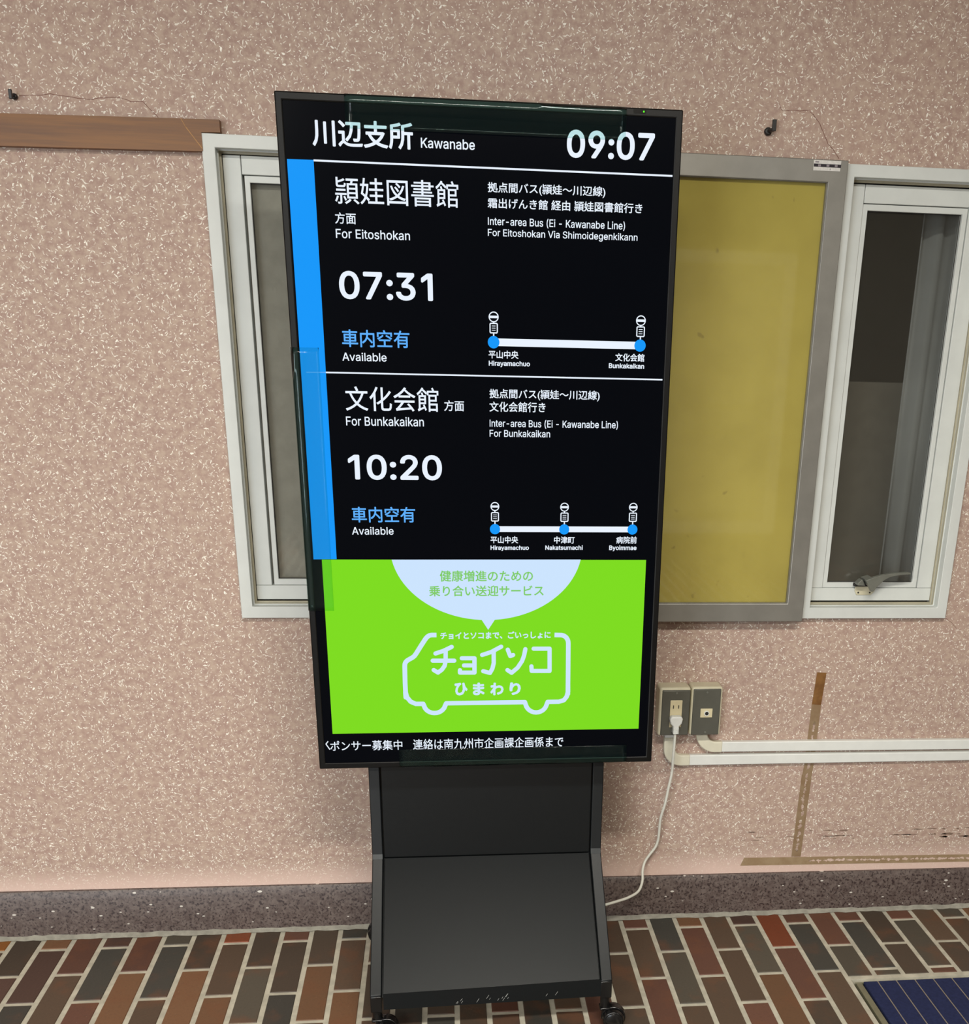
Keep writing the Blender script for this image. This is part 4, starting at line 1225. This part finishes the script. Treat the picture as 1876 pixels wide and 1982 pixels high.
# rules, the blue side bar and the two route diagrams
stroke(LAY['h'], D['line1'], .0030, 0, SD, False)
q = D['bar']
cut = (q[0][1] + .0, 0)
vm = D['line2a'][0][1]
tm = (vm - q[0][1]) / (q[3][1] - q[0][1])
ul = q[0][0] + (q[3][0] - q[0][0]) * tm
ur = q[1][0] + (q[2][0] - q[1][0]) * tm
flat(LAY['a'], [tuple(q[0]), tuple(q[1]), (ur, vm), (ul, vm)], 1)
flat(LAY['b'], [(ul, vm), (ur, vm), tuple(q[2]), tuple(q[3])], 1)
stroke(LAY['b'], D['line2'], .0027, 0, SD + .0001, False)
stroke(LAY['b'], D['line2a'], .0014, 2, SD + .0001, False)
PX = 1 / 905.0
for key, g in (('r1', 'a'), ('r2', 'b')):
    r = D[key]
    mb = LAY[g]
    stroke(mb, r['bar'], r['t'] * PX, 0, SD, False)
    for p in r['posts']:
        bx, by = p['ball']
        (x0, y0), (x1, y1) = p['box']
        dx, dy = p['dot']
        stroke(mb, [((x0 + x1) / 2, y1), (dx, dy)], .0024, 0, SD + .00005, False)
        rb = .0093 if key == 'r1' else .0086
        ringp = [(bx + rb * .90 * math.cos(2 * math.pi * k / 28), by + rb * .90 * math.sin(2 * math.pi * k / 28)) for k in range(29)]
        stroke(mb, ringp, .0019, 0, SD + .00005, False)
        stroke(mb, [(bx - rb * .9, by), (bx + rb * .9, by)], .0042, 0, SD + .00005, False)
        stroke(mb, [(bx, by + rb), (bx, y0)], .0024, 0, SD + .00005, False)
        k = .0022
        w_ = .0021
        outl = [(x0 + k, y0 + w_ / 2), (x1 - k, y0 + w_ / 2), (x1 - w_ / 2, y0 + k), (x1 - w_ / 2, y1 - k), (x1 - k, y1 - w_ / 2), (x0 + k, y1 - w_ / 2), (x0 + w_ / 2, y1 - k), (x0 + w_ / 2, y0 + k), (x0 + k, y0 + w_ / 2)]
        stroke(mb, outl, w_, 0, SD + .00005)
        for j in range(3):
            yy = y0 + (y1 - y0) * (.30 + .2 * j)
            stroke(mb, [(x0 + (x1 - x0) * .27, yy), (x1 - (x1 - x0) * .27, yy)], .0012, 0, SD + .00005, False)
    for c in r['dots']:
        circle(mb, c, r['r'] * PX, 1, SD + .0001)
# advertisement: green field, speech bubble and a van drawn as an outline
mb = LAY['c']
flat(mb, D['green'], 3, SD)
bl, br, tip, ta, tb, bot = D['bubble']
hw = (br[0] - bl[0]) / 2
cxb = (br[0] + bl[0]) / 2
vt = bl[1]
hh = bot[1] - vt
rx = hw / math.sqrt(1 - .18 ** 2)
cyb = vt + hh * (-.18) / (1 - (-.18)) if False else vt - .20 * hh
ry = bot[1] - cyb
rx = hw / math.sqrt(max(.01, 1 - ((vt - cyb) / ry) ** 2))
pts = []
a0 = math.asin((vt - cyb) / ry)
for k in range(41):
    a = a0 + (math.pi - 2 * a0) * k / 40
    pts.append((cxb + rx * math.cos(a), cyb + ry * math.sin(a)))
flat(mb, pts, 4, SD + .0001)
flat(mb, [tuple(ta), tuple(tb), tuple(tip)], 4, SD + .00015)
stroke(mb, D['van'], .0096, 6, SD + .0002, False)
for st in D['cho']:
    stroke(mb, st, .0088, 6, SD + .0002)
# ticker: the first letter is already half outside
for st in D['su']:
    stroke(LAY['t'], st, .0022, 0, SD, False)
for key, nm in (('h', 'header_line'), ('a', 'timetable_entry'), ('b', 'timetable_entry'), ('c', 'advertisement'), ('t', 'ticker_lettering')):
    o = LAY[key].build(nm, PIC, None, fix=False)
    o.parent = screen
    lab = dict(h='white stop name and clock on black', a='first bus entry in white and blue on black', b='second bus entry in white and blue on black', c='bright green advertisement with a van drawn in white outline', t='white scrolling text on black')[key]
    o['label'] = lab
# receiver window and LED
b = MB()
(l0, t0), (l1, t1), (lx, ly) = D['led']
tv_box(b, l0 - .001, l1 + .001, .0022, .0090, -.001, .0004, 0)
tv_box(b, lx - .0012, lx + .0012, .0046, .0070, .0003, .0007, 1)
b.build('power_indicator', [M['led_body'], M['led']], sg, label='black sensor window with a green light')


# clear tape over the edges of the display
def tape(name, u0, u1, v0, v1, edge, label):
    mb = MB()
    NU, NV = 40, 10
    r = random.Random(len(name) + int(u0 * 1000))
    ph = [r.uniform(0, 6) for _ in range(4)]
    vv = []
    for i in range(NU + 1):
        t = i / NU
        for j in range(NV + 1):
            s_ = j / NV                      # 0 on the panel, 1 past the outer edge
            wav = (.5 + .5 * math.sin(t * 9 + ph[0])) * (.5 + .5 * math.sin(t * 4.1 + ph[1]))
            lift = .0009 + (.0045 * wav + .0012) * max(0, math.sin(math.pi * min(1, max(0, (s_ - .55) / .5)))) if s_ < 1 else -.002
            if edge == 'top':
                u, v = u0 + (u1 - u0) * t, v1 + (v0 - v1) * s_
            elif edge == 'left':
                u, v = u1 + (u0 - u1) * s_, v0 + (v1 - v0) * t
            else:
                u, v = u0 + (u1 - u0) * t, v0 + (v1 - v0) * s_
            vv.append(tv(u, v, lift))
        # fold over the outer edge
        for dd in (-.012, -.028):
            if edge == 'top':
                vv.append(tv(u0 + (u1 - u0) * t, v0 - .0006 - .0012 * wav, dd))
            elif edge == 'left':
                vv.append(tv(u0 - .0010 - .0028 * wav, v0 + (v1 - v0) * t, dd))
            else:
                vv.append(tv(u0 + (u1 - u0) * t, v1 + .0008, dd))
    n = NV + 3
    ff = [(i * n + j, (i + 1) * n + j, (i + 1) * n + j + 1, i * n + j + 1) for i in range(NU) for j in range(n - 1)]
    mb.add(vv, ff)
    o = mb.build(name, M['film'], sg, shade=True, label=label)
    md = o.modifiers.new('thickness', 'SOLIDIFY')
    md.thickness = .00015
    return o


tape('clear_tape', .1174, .6070, -.0006, .0519, 'top', 'wide clear tape folded over the top edge of the screen')
tape('clear_tape', -.0012, .0494, .4079, .8992, 'left', 'wide clear tape folded over the left edge of the screen')
tape('clear_tape', .1665, .6530, 1.1975, TVH + .0006, 'bottom', 'wide clear tape folded over the bottom edge of the screen')

# stand: two bent posts, panels, apron, feet with casters
PY, PZ = -.290, .329                         # the bend
FL, FR = (-.537, .1225), (-.526, .1300)      # lower front ends, left and right


def post(x0, x1, front, name='stand_post'):
    fy, fz = front
    mb = MB()
    prof_ = [(PY, 1.30), (PY, PZ + .006), (PY - .003, PZ), (fy, fz), (fy, fz - .004), (fy + .012, fz - .010), (PY + .034, PZ - .035), (PY + .036, PZ), (PY + .036, 1.30)]
    mb.prism_yz(prof_, x0, x1)
    return mb.build(name, M['steel'], sg, bevel=.002, seg=2)


post(.7690, .7935, FL)
post(1.2705, 1.2955, FR)
# highlight on each bend, painted as a strip of lighter steel
for x0, x1 in ((.7700, .7925), (1.2715, 1.2945)):
    b = MB()
    b.prism_yz([(PY - .0006, PZ + .010), (PY - .0030, PZ + .004), (PY - .0050, PZ - .001), (PY - .003, PZ - .001), (PY, PZ + .010)], x0, x1)
    b.build('bend_highlight', M['steel_highlight'], sg, bevel=.0008)
b = MB()
b.box(.7968, 1.2672, PY + .003, PY + .006, PZ + .001, 1.25)
b.box(.7935, 1.2705, PY + .012, PY + .016, PZ - .012, 1.20)  # backing sheet added to stop light through the side gaps
b.build('back_panel', M['steel'], sg)
b = MB()
e0, e1 = .7968, 1.2675
y0l, z0l, y0r, z0r = FL[0] + .002, FL[1] + .0015, FR[0] + .002, FR[1] + .0015
t_ = .0025
b.add([(e0, y0l, z0l), (e1, y0r, z0r), (e1, PY + .001, PZ - .001), (e0, PY + .001, PZ - .001),
       (e0, y0l, z0l - t_), (e1, y0r, z0r - t_), (e1, PY + .001, PZ - .001 - t_), (e0, PY + .001, PZ - .001 - t_)],
      [(0, 1, 2, 3), (7, 6, 5, 4), (0, 4, 5, 1), (1, 5, 6, 2), (2, 6, 7, 3), (3, 7, 4, 0)])
for (ea, eb) in ((.7935, 1.2705),):  # backing added under the slope so its side gaps stay dark
    q = .010
    b.add([(ea, y0l + .004, z0l - q), (eb, y0r + .004, z0r - q), (eb, PY + .014, PZ - .004), (ea, PY + .014, PZ - .004),
           (ea, y0l + .004, z0l - q - .002), (eb, y0r + .004, z0r - q - .002), (eb, PY + .014, PZ - .006), (ea, PY + .014, PZ - .006)],
          [(0, 1, 2, 3), (7, 6, 5, 4), (0, 4, 5, 1), (1, 5, 6, 2), (2, 6, 7, 3), (3, 7, 4, 0)])
b.build('sloping_panel', M['steel'], sg, bevel=.0008)
b = MB()
b.add([(e0, y0l - .0004, z0l + .0004), (e1 + .006, y0r - .0004, z0r + .0004), (e1 + .006, y0r - .0004, .0885), (e0, y0l - .0004, .0850),
       (e0, y0l + .003, z0l), (e1 + .006, y0r + .003, z0r), (e1 + .006, y0r + .003, .0885), (e0, y0l + .003, .0850)],
      [(0, 1, 2, 3), (7, 6, 5, 4), (0, 4, 5, 1), (1, 5, 6, 2), (2, 6, 7, 3), (3, 7, 4, 0)])
rs = random.Random(4)
for k in range(16):
    x = .93 + rs.random() * .14 if k < 12 else .86 + rs.random() * .34
    z = .0885 + rs.random() * .012 + (x - e0) * .007
    l = rs.uniform(.003, .010)
    yy = y0l + (y0r - y0l) * (x - e0) / (e1 - e0) - .0006
    b.add([(x, yy, z), (x + .0009, yy, z), (x + l * .6 + .0009, yy, z + l), (x + l * .6, yy, z + l)], [(0, 1, 2, 3)], 1)
b.build('front_apron', [M['steel'], M['scratch']], sg)
for x0, x1, fr, zb in ((.7690, .7935, FL, .0915), (1.2705, 1.2955, FR, .0965)):
    MB().box(x0, x1, fr[0] + .006, -.070, zb, fr[1] - .006).build('foot_rail', M['steel'], sg, bevel=.002)
    MB().box(x0, x1, fr[0] + .0005, fr[0] + .010, zb - .013, fr[1] - .004).build('end_cap', M['black'], sg, bevel=.002)
MB().box(.7935, 1.2705, -.100, -.070, .0950, .1250).build('rear_crossbar', M['steel'], sg, bevel=.002)
MB().box(.80, 1.265, -.318, -.285, .93, .99).box(.80, 1.265, -.342, -.285, 1.08, 1.13).build('mounting_bracket', M['steel'], sg, bevel=.002)


def caster(px, py, ztop, ang):
    """twin-wheel hooded caster; ang is the direction it trails in"""
    t = math.radians(ang)
    d = Vector((math.cos(t), math.sin(t), 0))
    ax = Vector((-math.sin(t), math.cos(t), 0))
    c = Vector((px, py, .0255)) + d * .020
    mb = MB()
    mb.disc((px, py, (ztop + .048) / 2), (0, 0, 1), .0110, ztop - .048, 16)
    hood = MB()
    n = 16
    prof_ = []
    for k in range(n + 1):
        a = math.radians(-25 + 215 * k / n)
        prof_.append((math.cos(a) * .0275, math.sin(a) * .0275))
    vv = []
    for s_ in (-.0085, .0085):
        for (p_, q_) in prof_:
            w = c + d * p_ + Vector((0, 0, q_ + .001)) + ax * s_
            vv.append(w)
    for s_ in (-.0085, .0085):
        vv.append(c + ax * s_)
    m_ = n + 1
    ff = [(k, k + 1, m_ + k + 1, m_ + k) for k in range(n)]
    ff += [(k, 2 * m_, k + 1) for k in range(n)] + [(m_ + k, m_ + k + 1, 2 * m_ + 1) for k in range(n)]
    mb.add(vv, ff)
    mb.box(px - .012, px + .012, py - .012, py + .012, .046, .052)
    cs = mb.build('caster', M['black'], sg, bevel=.002, seg=2)
    for s_ in (-.0160, .0160):
        wb = MB()
        cc = c + ax * s_
        sgn = 1 if s_ > 0 else -1
        wb.disc(cc, ax * sgn, .0250, .0130, 32, 0, r2=.0225)
        wb.disc(cc + ax * sgn * .0072, ax * sgn, .0200, .0030, 28, 0, r2=.0130)
        w = wb.build('wheel', M['black'], None, bevel=.0025, seg=3)
        w.parent = cs
    return cs


caster(1.2840, -.5060, .097, -8)
caster(.7810, -.5130, .092, -6)
caster(1.2840, -.0900, .097, 170)
caster(.7810, -.0900, .092, 175)

# ------------------------------------------------------------------ ceiling light over the display, and the added rear fill lights
for k, (fx, fy) in enumerate(FIXTURES):
    place = ['ceiling light over the display', 'added fill light in the middle of the hall', 'added fill light near the glazed entrance', 'added fill light at the rear right of the hall'][k]
    r = empty('ceiling_and_fill_light', (fx, fy, 2.70), place + ', white enamel fixture', 'ceiling light', 'ceiling lights of the hall')
    MB().ring(fx - .64, fx + .64, 0, .26, .012, 0, .07).build('housing', M['lamp_body'], r)
    h = r.children[0]
    for v in h.data.vertices:
        x, y, z = v.co
        v.co = (x, fy - .13 + z, 2.62 + y + .005)
    h.data.update()
    MB().box(fx - .64, fx + .64, fy - .13, fy + .13, 2.685, 2.6985).build('housing_top', M['lamp_body'], r)
